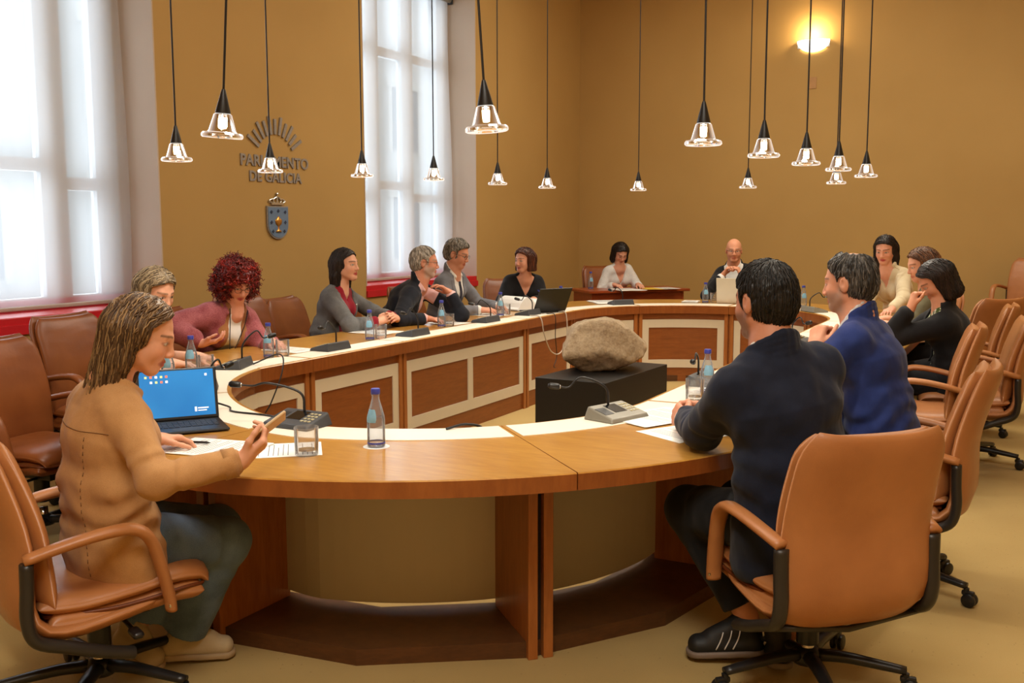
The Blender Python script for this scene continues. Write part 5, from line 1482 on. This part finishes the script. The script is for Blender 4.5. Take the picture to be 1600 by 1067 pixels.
# 1 woman in the tan jacket, nearest left
TAN = K('tan_suede', (168, 122, 76), (190, 144, 94), rough=.9, weave=500, bump=.3); DENIM = K('denim', (72, 92, 116), (112, 134, 160), weave=700, bump=.3)
Fp = nrm(A(.037, .072, .050)); Np = nrm(A(-.62, -.10, .60))
w1 = person('person with long brown-blonde hair in a tan jacket and jeans holding up a phone', 'f', (.116, -3.894, 1.162), 40, -20, 74, pelvis=(.035, -3.955, .515), roll=0, skin=(222, 164, 134), lips=(176, 92, 84), brow=(96, 68, 48), vox=.0036,
    rh=dict(w=A(.500, -3.885, .800), e=A(.350, -4.075, .765), f=Fp, n=Np, pose='grip', thumb=.9), lh=dict(w=A(-.03, -3.735, .785), f=A(.35, .9, -.12), n=A(.25, 0, -.9), pose='relax'),
    knees=(A(.07, -3.56, .44), A(.205, -3.66, .445)), ankles=(A(-.10, -3.80, .135), A(.03, -3.70, .105)), stand=((A(-.10, -3.80, .135), A(-.005, -3.80, .045)), (A(.03, -3.70, .105), A(.13, -3.61, .045))),
    clothes=[dict(kind='top', name='jacket', mat=TAN, off=.012, rad=.0, v=.30, slope=.10, half=.02, sleeve=.97, hem=-.085, skirt=.012, collar=(.058, .012), cring=.073, fold=.006, cuff=True, vox=.0045),
             dict(kind='top', name='blouse', mat=WHITE, off=.007, sleeve=0, v=.66, slope=.5, hem=.0, fold=.002, vox=.007),
             trs(DENIM, flare=.070, g=.012, hemup=.02, vox=.005), shoes(K('canvas_beige', (176, 156, 122), (196, 178, 146), bump=.2), mat_plain('sole_beige', (170, 146, 112), .7, bump=.2))],
    hair=dict(style='long', n=900, lr=.0026, ll=(.10, .19), mat=H_BROWN, pal=[(70,48,30),(104,78,50),(146,116,78),(84,60,38)], len=-.215, back=-.080, lat=.086, vox=.0036, part=.018, fw=(.0, -.020), line=(.030, .080, .030, .102), face=((.128, 0, -.052), (.098, .074, .118))), wide=1.12, neck_fwd=.098, slouch=.035)
SEAM = mat_plain('seam_thread', (112, 76, 42), .8, var=.05)
surf_line(w1, 'jacket', [(.385, a) for a in range(-62, 66, 4)], SEAM)
surf_line(w1, 'jacket', [(.37 - .44 * k / 40, -38 + 6 * math.sin(k / 9)) for k in range(41)], SEAM, dash=True)
surf_line(w1, 'jacket', [(.37 - .44 * k / 40, 34 - 4 * math.sin(k / 9)) for k in range(41)], SEAM, dash=True)
surf_line(w1, 'jacket', [(.10 - .012 * k, -78 - 1.2 * k) for k in range(9)], M_STEELDK, 'zip', .003)
surf_line(w1, 'jacket', [(.002 - .010 * k, -88 - 1.0 * k) for k in range(4)], M_SILV, 'zip_pull', .004)
# dark seam lines, zip and pull on the jacket
def seam(p, pts, mat, r=.0016, name='seam'):
    o = MB().tube([tuple(q) for q in pts], r, 5).build(name, mat, None, smooth=True); o.parent = p['o']; return o
ph = empty('smartphone', tuple(A(.500, -3.885, .800) + Fp * .118 + Np * .030), 0, 'smartphone in a beige case held up by the woman in tan', 'phone')
Mh = np.stack([np.cross(Fp, Np), Fp, Np], 1); ph.rotation_euler = Matrix(Mh.tolist()).to_euler()
MB().bbox((0, 0, 0), (.072, .148, .010), .008).build('phone_case', mat_plain('phone_beige', (206, 176, 136), .45), ph); MB().box(-.032, .032, -.069, .069, .0052, .0058).build('phone_screen', M_SCREEN, ph)

# 2 woman with grey-blonde hair
w2 = person('person with grey-blonde hair in a black top, looking down behind the tan jacket', 'f', (-1.459, -2.394, 1.162), -2, -20, 22, pelvis=(-1.82, -2.35, .56), skin=(222, 166, 138), brow=(110, 84, 60),
    rh=dict(w=A(-1.40, -2.36, .785), f=A(.6, .75, -.1), n=FLAT, pose='relax', pole=A(.2, -1, -.3)), lh=dict(w=A(-1.48, -2.10, .785), f=A(.75, .3, -.1), n=FLAT, pose='pinch'),
    clothes=[dict(kind='top', name='top', mat=BLACKF, off=.011, v=.80, slope=.8, sleeve=.42, hem=-.1, fold=.003), trs(), shoes()],
    hair=dict(style='bob', mat=H_ASH, pal=[(92,78,60),(150,132,104),(176,158,128),(70,58,44)], len=-.10, part=-.01, face=((.122, 0, -.045), (.096, .070, .116))))
# 3 woman with curly red hair
MAUVE = K('mauve_weave', (128, 58, 66), (170, 100, 104), weave=160, bump=.3); TANL = K('tan_lining', (140, 90, 52), (160, 108, 66))
w3 = person('person with curly red hair and glasses in a mauve jacket over a white shirt', 'f', (-1.81, -1.44, 1.150), -20, -26, -8, pelvis=(-2.12, -1.46, .55), skin=(222, 160, 136), brow=(120, 50, 34), lips=(160, 60, 62), wide=1.04,
    rh=dict(w=A(-1.84, -1.72, .80), f=A(.75, .55, .12), n=A(.1, .3, .9), pose='relax', pole=A(-.1, -1, -.5)), lh=dict(w=A(-1.62, -1.36, .785), f=A(.9, -.2, -.05), n=FLAT, pose='relax'),
    clothes=[dict(kind='top', name='jacket', mat=MAUVE, off=.018, rad=.016, v=-.1, slope=.02, half=.062, sleeve=.90, hem=-.12, lapel=.0, fold=.007, collar=(.050, .014), cring=.080),
             dict(kind='top', name='shirt', mat=WHITE, off=.009, sleeve=0, round=.046, hem=-.08, fold=.002),
             dict(kind='top', name='jacket_lining', mat=TANL, off=.0165, sleeve=0, v=-.1, slope=.02, half=.040, hem=-.08, fold=.002), trs(), shoes()],
    hair=dict(style='curly', n=900, lr=.0026, mat=H_RED, pal=[(70,8,4),(118,18,8),(150,30,14),(92,12,6)], vox=.0048, line=(.055, .12, .02, .06), face=((.140, 0, -.055), (.092, .066, .100)), it=0))
glasses(w3, M_GLFR)
nk = MB(); pth = [w3['C7'] + w3['Fc'] * (-.05 + .10 * abs(t)) + w3['Sd'] * (.062 * math.cos(PI * .5 * t)) * s_ + UPZ * .035 for s_ in (1, -1) for t in ()]
def necklace(p, drop=.30, w=.07):
    pts = []
    for k in range(13):
        t = k / 12; a = (t - .5) * 2; c = p['C7'] + p['Up'] * (.012 - drop * (1 - abs(a)) ** .8) + p['Fc'] * (.055 + .115 * (1 - abs(a)) ** .6) + p['Sd'] * (w * a)
        pts.append(tuple(c))
    o = MB().tube(smooth_path(pts, 3), .0028, 6).build('necklace', BLACKF, None, smooth=True); o.parent = p['o']
    c = Vector(pts[6]); m = MB()
    for dz, r in ((0, .011), (-.024, .014), (-.05, .010)): m.lathe([(0, -r), (r * .7, -r * .7), (r, 0), (r * .7, r * .7), (0, r)], 10, Matrix.Translation(c + Vector((0, 0, dz))))
    b = m.build('pendant_beads', M_STEELDK, o, smooth=True)
necklace(w3)
# 4 woman in the grey blazer
GREYB = K('grey_blazer', (84, 84, 86), (116, 116, 116), weave=300); CRIM = K('crimson_blouse', (118, 10, 28), (156, 22, 44), bump=.3)
w4 = person('person with dark hair in a grey blazer and crimson blouse, hands clasped', 'f', (-1.931, -.188, 1.214), 6, 3, 12, pelvis=(-2.10, -.22, .555), skin=(226, 170, 142), brow=(40, 28, 24), lips=(170, 66, 66),
    rh=dict(w=A(-1.70, -.10, .80), f=A(.25, .75, .25), n=A(-.6, .3, -.5), pose='clasp', pole=A(-.1, -1, -.5)), lh=dict(w=A(-1.66, .06, .81), f=A(.35, -.75, .25), n=A(-.6, -.3, -.5), pose='clasp', pole=A(-.2, .9, -.5)),
    clothes=[dict(kind='top', name='blazer', mat=GREYB, off=.015, rad=.001, v=.06, slope=.16, half=.035, sleeve=.80, hem=-.12, skirt=.02, lapel=.04, collar=(.062, .013), cring=.079),
             dict(kind='top', name='blouse', mat=CRIM, off=.010, sleeve=.93, v=.80, slope=.6, hem=-.05, fold=.005, rad=.002), trs(), shoes()],
    hair=dict(style='long', mat=H_DARK, pal=[(18,13,12),(38,26,22),(52,36,30),(26,18,16)], len=-.185, back=.0, lat=.090, part=.02, fw=(-.03, -.04), face=((.124, 0, -.040), (.094, .068, .112))))
seam(w4, [w4['chest'] + w4['Fc'] * .135 + w4['Sd'] * .085 + w4['Up'] * z_ for z_ in (.02, .05)], M_SILV, .004, 'brooch')
wt = w4['arms']['R']; MB_ = MB(); dvec = nrm(wt[2] - wt[1]); c_ = wt[2] - dvec * .03
b_ = MB().tube([tuple(c_ - dvec * .01), tuple(c_ + dvec * .012)], .031, 14); bo = b_.build('wristwatch', M_LABELW, None, smooth=True); bo.parent = w4['o']
# 5 man with grey beard, leaning right
NAVY = K('navy_black', (14, 16, 24), (26, 29, 40)); PINK = K('pink_shirt', (206, 160, 158), (226, 184, 180), bump=.15)
w5 = person('person with grey hair and beard in a black jacket and pink shirt, leaning right', 'm', (-1.719, .552, 1.212), 32, -3, 22, pelvis=(-2.06, .53, .555), skin=(206, 140, 112), brow=(150, 140, 128), beard=(176, 168, 158), slouch=.035,
    lh=dict(w=A(-1.55, .66, .965), e=A(-1.47, .70, .79), f=A(-.55, -.35, .50), n=A(-.6, -.6, -.3), pose='relax'), rh=dict(w=A(-1.60, .38, .785), f=A(.9, .2, -.05), n=FLAT, pose='relax', pole=A(-.1, -1, -.4)),
    clothes=[dict(kind='top', name='jacket', mat=NAVY, off=.016, rad=.001, v=-.05, slope=.12, half=.03, sleeve=.93, hem=-.12, skirt=.02, lapel=.04, collar=(.062, .013), cring=.079),
             dict(kind='top', name='shirt', mat=PINK, off=.010, sleeve=.985, v=.84, slope=.6, hem=-.05, fold=.003, collar=(.076, .010)), trs(), shoes()],
    hair=dict(style='short', ll=(.03, .06), lr=.0026, mat=H_GREY, pal=[(130,122,112),(176,168,158),(206,200,190),(104,98,90)], th=.008, nape=-.080, face=((.130, 0, -.030), (.090, .074, .100))))
glasses(w5, M_GLFR)
# 6 man in the grey suit
GREYS = K('grey_suit', (100, 101, 108), (128, 129, 136), weave=500); TIE = K('tie_dark', (34, 34, 44), (60, 60, 74), weave=90)
w6 = person('person with wavy grey hair and dark tie in a light grey suit', 'm', (-1.91, 1.368, 1.255), 8, -16, 4, pelvis=(-2.10, 1.40, .56), skin=(214, 152, 124), brow=(110, 100, 90),
    rh=dict(w=A(-1.62, 1.26, .785), f=A(.8, .5, 0), n=A(0, .3, -.9), pose='relax'), lh=dict(w=A(-1.60, 1.54, .79), f=A(.8, -.4, .05), n=A(0, -.4, -.8), pose='relax'),
    clothes=[dict(kind='top', name='suit_jacket', mat=GREYS, off=.015, rad=.001, v=.10, slope=.14, half=.02, sleeve=.95, hem=-.12, lapel=.045, skirt=.02, collar=(.062, .013), cring=.079),
             dict(kind='top', name='shirt', mat=WHITE, off=.010, sleeve=.99, v=.90, slope=.5, hem=-.05, fold=.002, collar=(.078, .010)), trs(GREYS), shoes()],
    hair=dict(style='short', ll=(.03, .06), lr=.0026, mat=H_GREY2, pal=[(80,74,66),(140,132,120),(176,168,156),(60,54,48)], th=.016, nape=-.072, face=((.132, 0, -.042), (.090, .074, .104))))
glasses(w6, M_GLFR)
def necktie(p, mat):
    tmp = surf_line(p, 'shirt', [(.5, 180), (.4, 180)], mat); bpy.data.objects.remove(tmp)
    t = p['bvh']['shirt']; rows = []
    for k in range(14):
        w = p['H'] * (.97 - .62 * k / 13); d = p['Fc']; c = p['p0'] + p['Up'] * w
        h = t.ray_cast(Vector(c + d * .6), Vector(-d))
        if h[0] is not None: rows.append((np.array(h[0]), .017 if k == 0 else .013 + .016 * min(1, k / 8)))
    V = []; Fc_ = []; m = len(rows)
    for q, w in rows:
        for u, v in ((-w, .001), (-w * .5, .006), (0, .0085), (w * .5, .006), (w, .001), (0, -.004)): V.append(tuple(q + p['Sd'] * u + p['Fc'] * (v + .004)))
    for i in range(m - 1):
        for j in range(6): Fc_.append((i * 6 + j, i * 6 + (j + 1) % 6, i * 6 + 6 + (j + 1) % 6, i * 6 + 6 + j))
    o = MB().add(V, Fc_).build('necktie', mat, None, smooth=True); o.parent = p['o']
necktie(w6, TIE)
# 7 woman with the brown bob
w7 = person('person with a reddish brown bob in a black V-neck sweater, pen in hand', 'f', (-1.832, 2.481, 1.166), -104, -2, -44, pelvis=(-2.00, 2.66, .555), skin=(224, 162, 134), brow=(90, 54, 36), lips=(176, 84, 78), wide=1.08,
    lh=dict(w=A(-1.66, 2.36, .80), f=A(.75, -.45, -.1), n=A(0, -.5, -.8), pose='pinch'), rh=dict(w=A(-1.78, 2.18, .79), f=A(.85, -.2, -.05), n=FLAT, pose='flat'),
    clothes=[dict(kind='top', name='sweater', mat=BLACKF, off=.016, rad=.012, v=.66, slope=.55, sleeve=.92, hem=-.1, fold=.005), trs(), shoes()],
    hair=dict(style='bob', mat=H_CHEST, pal=[(54,26,16),(88,44,26),(112,60,36),(40,20,12)], len=-.105, part=.015, face=((.122, 0, -.045), (.092, .068, .112))))
# 8 clerk at the side desk
SHIRTB = K('pale_striped_shirt', (196, 194, 192), (216, 214, 212), weave=120, bump=.3)
w8 = person('person with dark brown hair in a pale open-collared shirt at the side desk', 'f', (-1.872, 5.083, 1.170), -50, -34, -44, pelvis=(-2.06, 5.32, .555), skin=(214, 156, 130), brow=(54, 36, 28),
    rh=dict(w=A(-1.86, 4.86, .80), f=A(.75, -.3, -.05), n=FLAT, pose='pinch'), lh=dict(w=A(-1.62, 5.02, .80), f=A(.6, -.6, -.05), n=FLAT, pose='relax'),
    clothes=[dict(kind='top', name='shirt', mat=SHIRTB, off=.014, rad=.005, v=.62, slope=.42, sleeve=.94, hem=-.1, fold=.006, collar=(.050, .010)), trs(), shoes()],
    hair=dict(style='bob', mat=H_CHEST if False else H_DARK, pal=[(18,13,12),(38,26,22),(52,36,30),(26,18,16)], len=-.12, part=0, face=((.124, 0, -.045), (.088, .066, .110))))
# 9 bald man at the head of the table
w9 = person('bald person in a dark jacket, chin on clasped hands at the far end', 'm', (-.292, 4.335, 1.233), -72, -4, -84, pelvis=(-.25, 4.46, .56), skin=(218, 154, 122), brow=(120, 104, 92),
    rh=dict(w=A(-.33, 4.08, .985), e=A(-.47, 3.97, .775), f=A(.48, .05, .80), n=A(.75, 0, -.5), pose='clasp'), lh=dict(w=A(-.135, 4.08, .985), e=A(.03, 3.93, .775), f=A(-.48, .05, .80), n=A(-.75, 0, -.5), pose='clasp'),
    clothes=[dict(kind='top', name='jacket', mat=BLACKF, off=.016, rad=.001, v=.05, slope=.14, half=.03, sleeve=.90, hem=-.12, lapel=.04, collar=(.062, .013), cring=.079),
             dict(kind='top', name='shirt', mat=WHITE, off=.010, sleeve=.97, v=.9, slope=.5, hem=-.05, fold=.002, collar=(.076, .010)), trs(), shoes()],
    hair=dict(style='sides', locks=0, mat=H_GREY2, pal=[(80,74,66),(140,132,120),(176,168,156),(60,54,48)], th=.001, rim=-.01, face=((.130, 0, -.030), (.110, .078, .100))))
glasses(w9, M_GLFR)
# 10 big man in dark navy, nearest right
NAVY2 = K('dark_navy_wool', (13, 18, 34), (25, 33, 54), weave=600, bump=.22); SNK = mat_plain('sneaker_black', (20, 20, 20), .6, bump=.1); SOLEG = mat_plain('sole_gum', (120, 104, 92), .6, var=.05); STRW = mat_plain('stripe_white', (222, 214, 204), .5)
w10 = person('person with short black hair in a dark navy jacket and striped black sneakers, back turned', 'm', (1.803, -2.885, 1.256), 146, -6, 140, pelvis=(1.92, -2.87, .555), skin=(204, 142, 114), brow=(30, 24, 20), beard=(70, 62, 56), size=1.03, wide=1.06, vox=.0038,
    lh=dict(w=A(1.475, -2.655, .800), e=A(1.610, -2.885, .815), f=A(-.62, .70, .03), n=A(.55, .55, -.25), pose='clasp'), rh=dict(w=A(1.53, -2.50, .800), f=A(-.95, -.12, .05), n=A(-.1, -.75, -.3), pose='clasp', pole=A(.25, .35, -.9)),
    knees=(A(1.53, -2.76, .50), A(1.66, -2.56, .49)), ankles=(A(1.755, -2.79, .155), A(1.88, -2.76, .12)), stand=((A(1.735, -2.80, .118), A(1.60, -2.855, .055)), (A(1.86, -2.80, .115), A(1.80, -2.66, .045))),
    clothes=[dict(kind='top', name='jacket', mat=NAVY2, off=.016, rad=.005, v=-.05, slope=.12, half=.03, sleeve=.92, hem=-.15, skirt=.03, lapel=.045, collar=(.062, .013), cring=.079, fold=.008, vox=.005),
             dict(kind='top', name='shirt', mat=WHITE, off=.011, sleeve=.99, v=.9, slope=.5, hem=-.05, fold=.002, collar=(.078, .010), vox=.006), trs(K('black_jeans', (9, 9, 11), (17, 17, 20)), vox=.006, g=.012, hemup=.05), shoes(SNK, SOLEG, stripe=STRW)],
    hair=dict(style='short', n=900, lr=.0022, ll=(.035, .07), mat=H_BLACK, pal=[(12,11,11),(26,23,22),(40,36,34),(18,16,16)], th=.009, nape=-.098, vox=.0036, face=((.130, 0, -.040), (.092, .074, .104))))
# 11 man in the bright blue blazer
BLUE = K('blue_blazer', (22, 36, 86), (38, 56, 118), weave=600, bump=.25); PAT = K('speckled_shirt', (170, 170, 174), (226, 226, 228), weave=60)
w11 = person('person with greying thinning hair in a bright blue blazer, hand at chin', 'm', (1.876, -1.749, 1.258), 168, -6, 172, pelvis=(2.04, -1.79, .575), skin=(214, 152, 122), brow=(50, 42, 36), beard=(120, 112, 104), wide=1.06, vox=.0042,
    lh=dict(w=A(1.785, -1.945, 1.000), e=A(1.66, -2.02, .80), f=A(.08, .38, .90), n=A(.45, .85, -.1), pose='fist'), rh=dict(w=A(1.56, -1.58, .785), f=A(-.9, -.1, -.05), n=FLAT, pose='relax'),
    clothes=[dict(kind='top', name='blazer', mat=BLUE, off=.016, rad=.004, v=-.05, slope=.12, half=.03, sleeve=.90, hem=-.13, skirt=.02, lapel=.045, collar=(.062, .013), cring=.079, fold=.006, vox=.005),
             dict(kind='top', name='shirt', mat=PAT, off=.010, sleeve=.98, v=.88, slope=.5, hem=-.05, fold=.002, collar=(.082, .010)), trs(), shoes()],
    hair=dict(style='balding', n=800, lr=.0020, ll=(.03, .06), mat=H_SALT, pal=[(30,28,27),(70,67,64),(112,108,103),(44,42,40)], th=.009, nape=-.085, vox=.004, line=(.020, .070, .02, .085), spots=[((-.035, -.015, .128), (.056, .050, .036))], face=((.132, 0, -.030), (.092, .074, .112))))
# 12 woman in the cream blazer
CREAM = K('cream_blazer', (206, 190, 156), (228, 214, 182), bump=.2)
w12 = person('person with long dark brown hair in a cream blazer, looking down at the far right', 'f', (1.397, 2.96, 1.288), -98, -16, -122, pelvis=(1.58, 3.22, .56), skin=(228, 168, 142), brow=(44, 30, 24), lips=(184, 76, 76),
    rh=dict(w=A(1.30, 2.62, .80), f=A(.0, -.9, -.05), n=FLAT, pose='relax'), lh=dict(w=A(1.52, 2.55, .81), f=A(-.2, -.9, -.05), n=FLAT, pose='relax'),
    clothes=[dict(kind='top', name='blazer', mat=CREAM, off=.015, rad=.001, v=.45, slope=.40, half=.0, sleeve=.90, hem=-.12, lapel=.05, skirt=.02, collar=(.062, .013), cring=.079, fold=.005), dict(kind='top', name='blouse', mat=CREAM, off=.009, v=.74, slope=.5, sleeve=0, hem=-.05, fold=.003), trs(), shoes()],
    hair=dict(style='long', mat=H_DARK, pal=[(18,13,12),(38,26,22),(52,36,30),(26,18,16)], len=-.205, back=.0, lat=.082, part=.015, fw=(-.02, -.02), face=((.124, 0, -.045), (.092, .062, .112))))
# 13 brown-haired person mostly hidden
w13 = person('person with short brown hair, mostly hidden behind the woman in the black jacket', 'f', (1.817, 1.691, 1.210), 208, -14, 184, pelvis=(1.98, 1.72, .555), skin=(222, 162, 132), brow=(80, 54, 36),
    lh=dict(w=A(1.56, 1.44, .80), f=A(-.8, .1, .1), n=FLAT, pose='relax'), rh=dict(w=A(1.56, 1.9, .79), f=A(-.9, -.1, 0), n=FLAT, pose='relax'),
    clothes=[dict(kind='top', name='top', mat=K('olive_top', (84, 78, 58), (104, 98, 72)), off=.014, rad=.004, v=.8, slope=.6, sleeve=.7, hem=-.1), trs(), shoes()],
    hair=dict(style='bob', mat=H_MID, pal=[(74,44,24),(104,66,38),(128,84,52),(58,34,18)], len=-.07, part=.03, face=((.124, 0, -.050), (.092, .068, .108))))
# 14 woman in the black jacket, hand at brow
t_ = NT('leaf_print'); co_ = t_.coord('Object'); v_ = t_.node('ShaderNodeTexVoronoi'); v_.inputs['Scale'].default_value = 45; t_.link(co_, v_.inputs['Vector'])
t_.link(t_.ramp(v_.outputs[0], [(.35, srgb((226, 226, 206))), (.5, srgb((70, 96, 40)))]), t_.b.inputs['Base Color']); LEAFP = t_.m
w14 = person('person with dark hair in a black jacket and leaf-print blouse, brow on one hand', 'f', (2.016, .535, 1.156), 200, -34, 186, pelvis=(2.10, .66, .555), skin=(212, 150, 118), brow=(40, 28, 22),
    lh=dict(w=A(1.90, .385, 1.005), e=A(1.76, .36, .79), f=A(.15, .12, .95), n=A(.75, .45, -.2), pose='fist'), rh=dict(w=A(1.62, .78, .79), f=A(-.9, -.2, 0), n=FLAT, pose='relax'),
    clothes=[dict(kind='top', name='jacket', mat=BLACKF, off=.016, rad=.004, v=-.05, slope=.14, half=.045, sleeve=.92, hem=-.12, skirt=.02, lapel=.0, fold=.005, collar=(.062, .013), cring=.079),
             dict(kind='top', name='blouse', mat=LEAFP, off=.010, sleeve=0, v=.78, slope=.6, hem=-.05, fold=.004), trs(), shoes()],
    hair=dict(style='bob', mat=H_DARK, pal=[(18,13,12),(38,26,22),(52,36,30),(26,18,16)], len=-.115, part=.01, face=((.124, 0, -.050), (.090, .066, .110))), slouch=.04)
# ------------------------------------------------------------------ pendant lamps, lights, sky
M_CRYSTAL = mat_glass('crystal', (246, 244, 240), .04, 1.5, glow=.9, blend=.45)
M_BULB = mat_emit('bulb_glow', (255, 236, 200), 14)
def make_pendant():
    p = empty('pendant_lamp', (0, 0, 0), 0, 'pendant', 'pendant lamp', 'small glass pendant lamps in an oval ring over the table')
    MB().tube([(0, 0, .155), (0, 0, 3.07)], .0042, 8).build('cord', M_BLACKPL, p)
    k = MB(); k.lathe([(0, .165), (.006, .165), (.009, .155), (.026, .088), (.026, .084), (0, .084)], 24); k.build('cone_cap', M_BLACKPL, p, angle=40)
    g = MB(); g.lathe([(.024, .084), (.030, .080), (.046, .026), (.050, .020), (.066, .018), (.0705, .012), (.0705, .004), (.066, .0), (.040, .0), (.034, .006), (.030, .03), (.024, .072), (.018, .078), (.0, .078)], 32, close=False); g.build('glass_shade', M_CRYSTAL, p, angle=35)
    b = MB(); b.lathe([(0, .070), (.012, .070), (.0165, .062), (.0165, .040), (.012, .032), (0, .030)], 18); b.build('bulb', M_BULB, p, smooth=True)
    MB().lathe([(0, 3.10), (.035, 3.10), (.035, 3.05), (.01, 3.04), (0, 3.04)], 20).build('ceiling_rose', M_BLACKPL, p, angle=40)
    return p
PN = make_pendant(); firstp = [True]
PEND = [(.97, -3.21, 'big nearest pendant, just left of the far window edge'), (1.42, -2.33, 'large pendant right of centre in front of the back wall, nearest of the right row'),
        (1.455, -1.54, 'second pendant of the right-hand row counted from the large one'), (1.50, -.85, 'third pendant of the right-hand row, hanging under the wall sconce'),
        (1.545, -.20, 'fourth pendant of the right-hand row, directly above a smaller one'), (1.565, .66, 'rightmost pendant of all'),
        (1.21, 1.63, 'small pendant seen just below another in the right-hand group'), (.42, 2.13, 'small far pendant left of the right-hand row'),
        (-.57, 2.22, 'smallest pendant at the far end of the ring'), (-1.01, 1.30, 'small pendant hanging right of the wall corner of the far window reveal'),
        (-1.02, .48, 'small pendant hanging below the big nearest one'), (-1.06, -.34, 'small pendant in front of the far window'),
        (-1.18, -.98, 'small pendant at the left edge of the far window'), (-1.32, -1.66, 'pendant covering the letters of the wall sign'),
        (-1.02, -2.64, 'leftmost pendant of all, beside the wide window'), (.06, -3.46, 'large brightly glowing tilted pendant, second from the left')]
for i, (x, y, lb) in enumerate(PEND):
    o = PN if i == 0 else copy_tree(PN)
    o.location = (x, y, 1.80); o['label'] = lb
    o.rotation_euler = (0, 0, 0)
    if i == 15: o.rotation_euler = (0, R(5), 0)
    if i == 0: o.rotation_euler = (R(2), R(-3), 0)
    ld = bpy.data.lights.new('pendant_spot', 'SPOT'); ld.energy = 19; ld.color = (1, .93, .80); ld.spot_size = R(112); ld.spot_blend = .7; ld.shadow_soft_size = .03
    lo = bpy.data.objects.new('pendant_spot', ld); COL.objects.link(lo); lo.location = (x, y, 1.79)
def area(name, loc, rot, sx, sy, e, c):
    l = bpy.data.lights.new(name, 'AREA'); l.shape = 'RECTANGLE'; l.size = sx; l.size_y = sy; l.energy = e; l.color = c
    o = bpy.data.objects.new(name, l); COL.objects.link(o); o.location = loc; o.rotation_euler = rot; return o
def point(name, loc, e, c, r=.1):
    l = bpy.data.lights.new(name, 'POINT'); l.energy = e; l.color = c; l.shadow_soft_size = r
    o = bpy.data.objects.new(name, l); COL.objects.link(o); o.location = loc; return o
point('sconce_light', (.003, YB - .12, 3.80), 16, (1, .74, .42), .06)
# unseen warm fill lamps added at ceiling height, one behind the camera
area('ceiling_fill', (.9, -2.6, ZC - .02), (0, 0, 0), 2.6, 2.2, 92, (1, .93, .78))
area('ceiling_fill', (.5, 2.9, ZC - .02), (0, 0, 0), 3.4, 2.2, 188, (1, .92, .76))
area('ceiling_fill', (2.9, 1.6, ZC - .02), (0, 0, 0), 2.0, 2.0, 40, (1, .92, .75))
area('ceiling_fill', (2.6, -6.4, ZC - .02), (0, 0, 0), 2.4, 2.0, 200, (1, .95, .84))
# daylight falling in through each window
for y0, y1, e in ((W1[0], W1[1], 85), (W2[0], W2[1], 66)):
    area('daylight', (XI - .2, (y0 + y1) / 2, (ZS + ZT) / 2), (0, -PI / 2, 0), ZT - ZS - .1, y1 - y0 - .1, e, (.86, .93, 1.0))
w = bpy.data.worlds.new('world'); SC.world = w; w.use_nodes = True
nt = w.node_tree; bg = nt.nodes['Background']
sk = nt.nodes.new('ShaderNodeTexSky'); sk.sky_type = 'HOSEK_WILKIE'; sk.turbidity = 8; sk.sun_direction = (.5, .3, .8)
mxw = nt.nodes.new('ShaderNodeMix'); mxw.data_type = 'RGBA'; mxw.inputs[0].default_value = .7; mxw.inputs[7].default_value = (.95, .98, 1, 1)
nt.links.new(sk.outputs[0], mxw.inputs[6]); nt.links.new(mxw.outputs[2], bg.inputs[0]); bg.inputs[1].default_value = 1.45
SC.cycles.sample_clamp_indirect = 6.0
SC.cycles.max_bounces = 10; SC.cycles.transparent_max_bounces = 12; SC.cycles.caustics_refractive = True; SC.cycles.caustics_reflective = False
SC.cycles.blur_glossy = .5
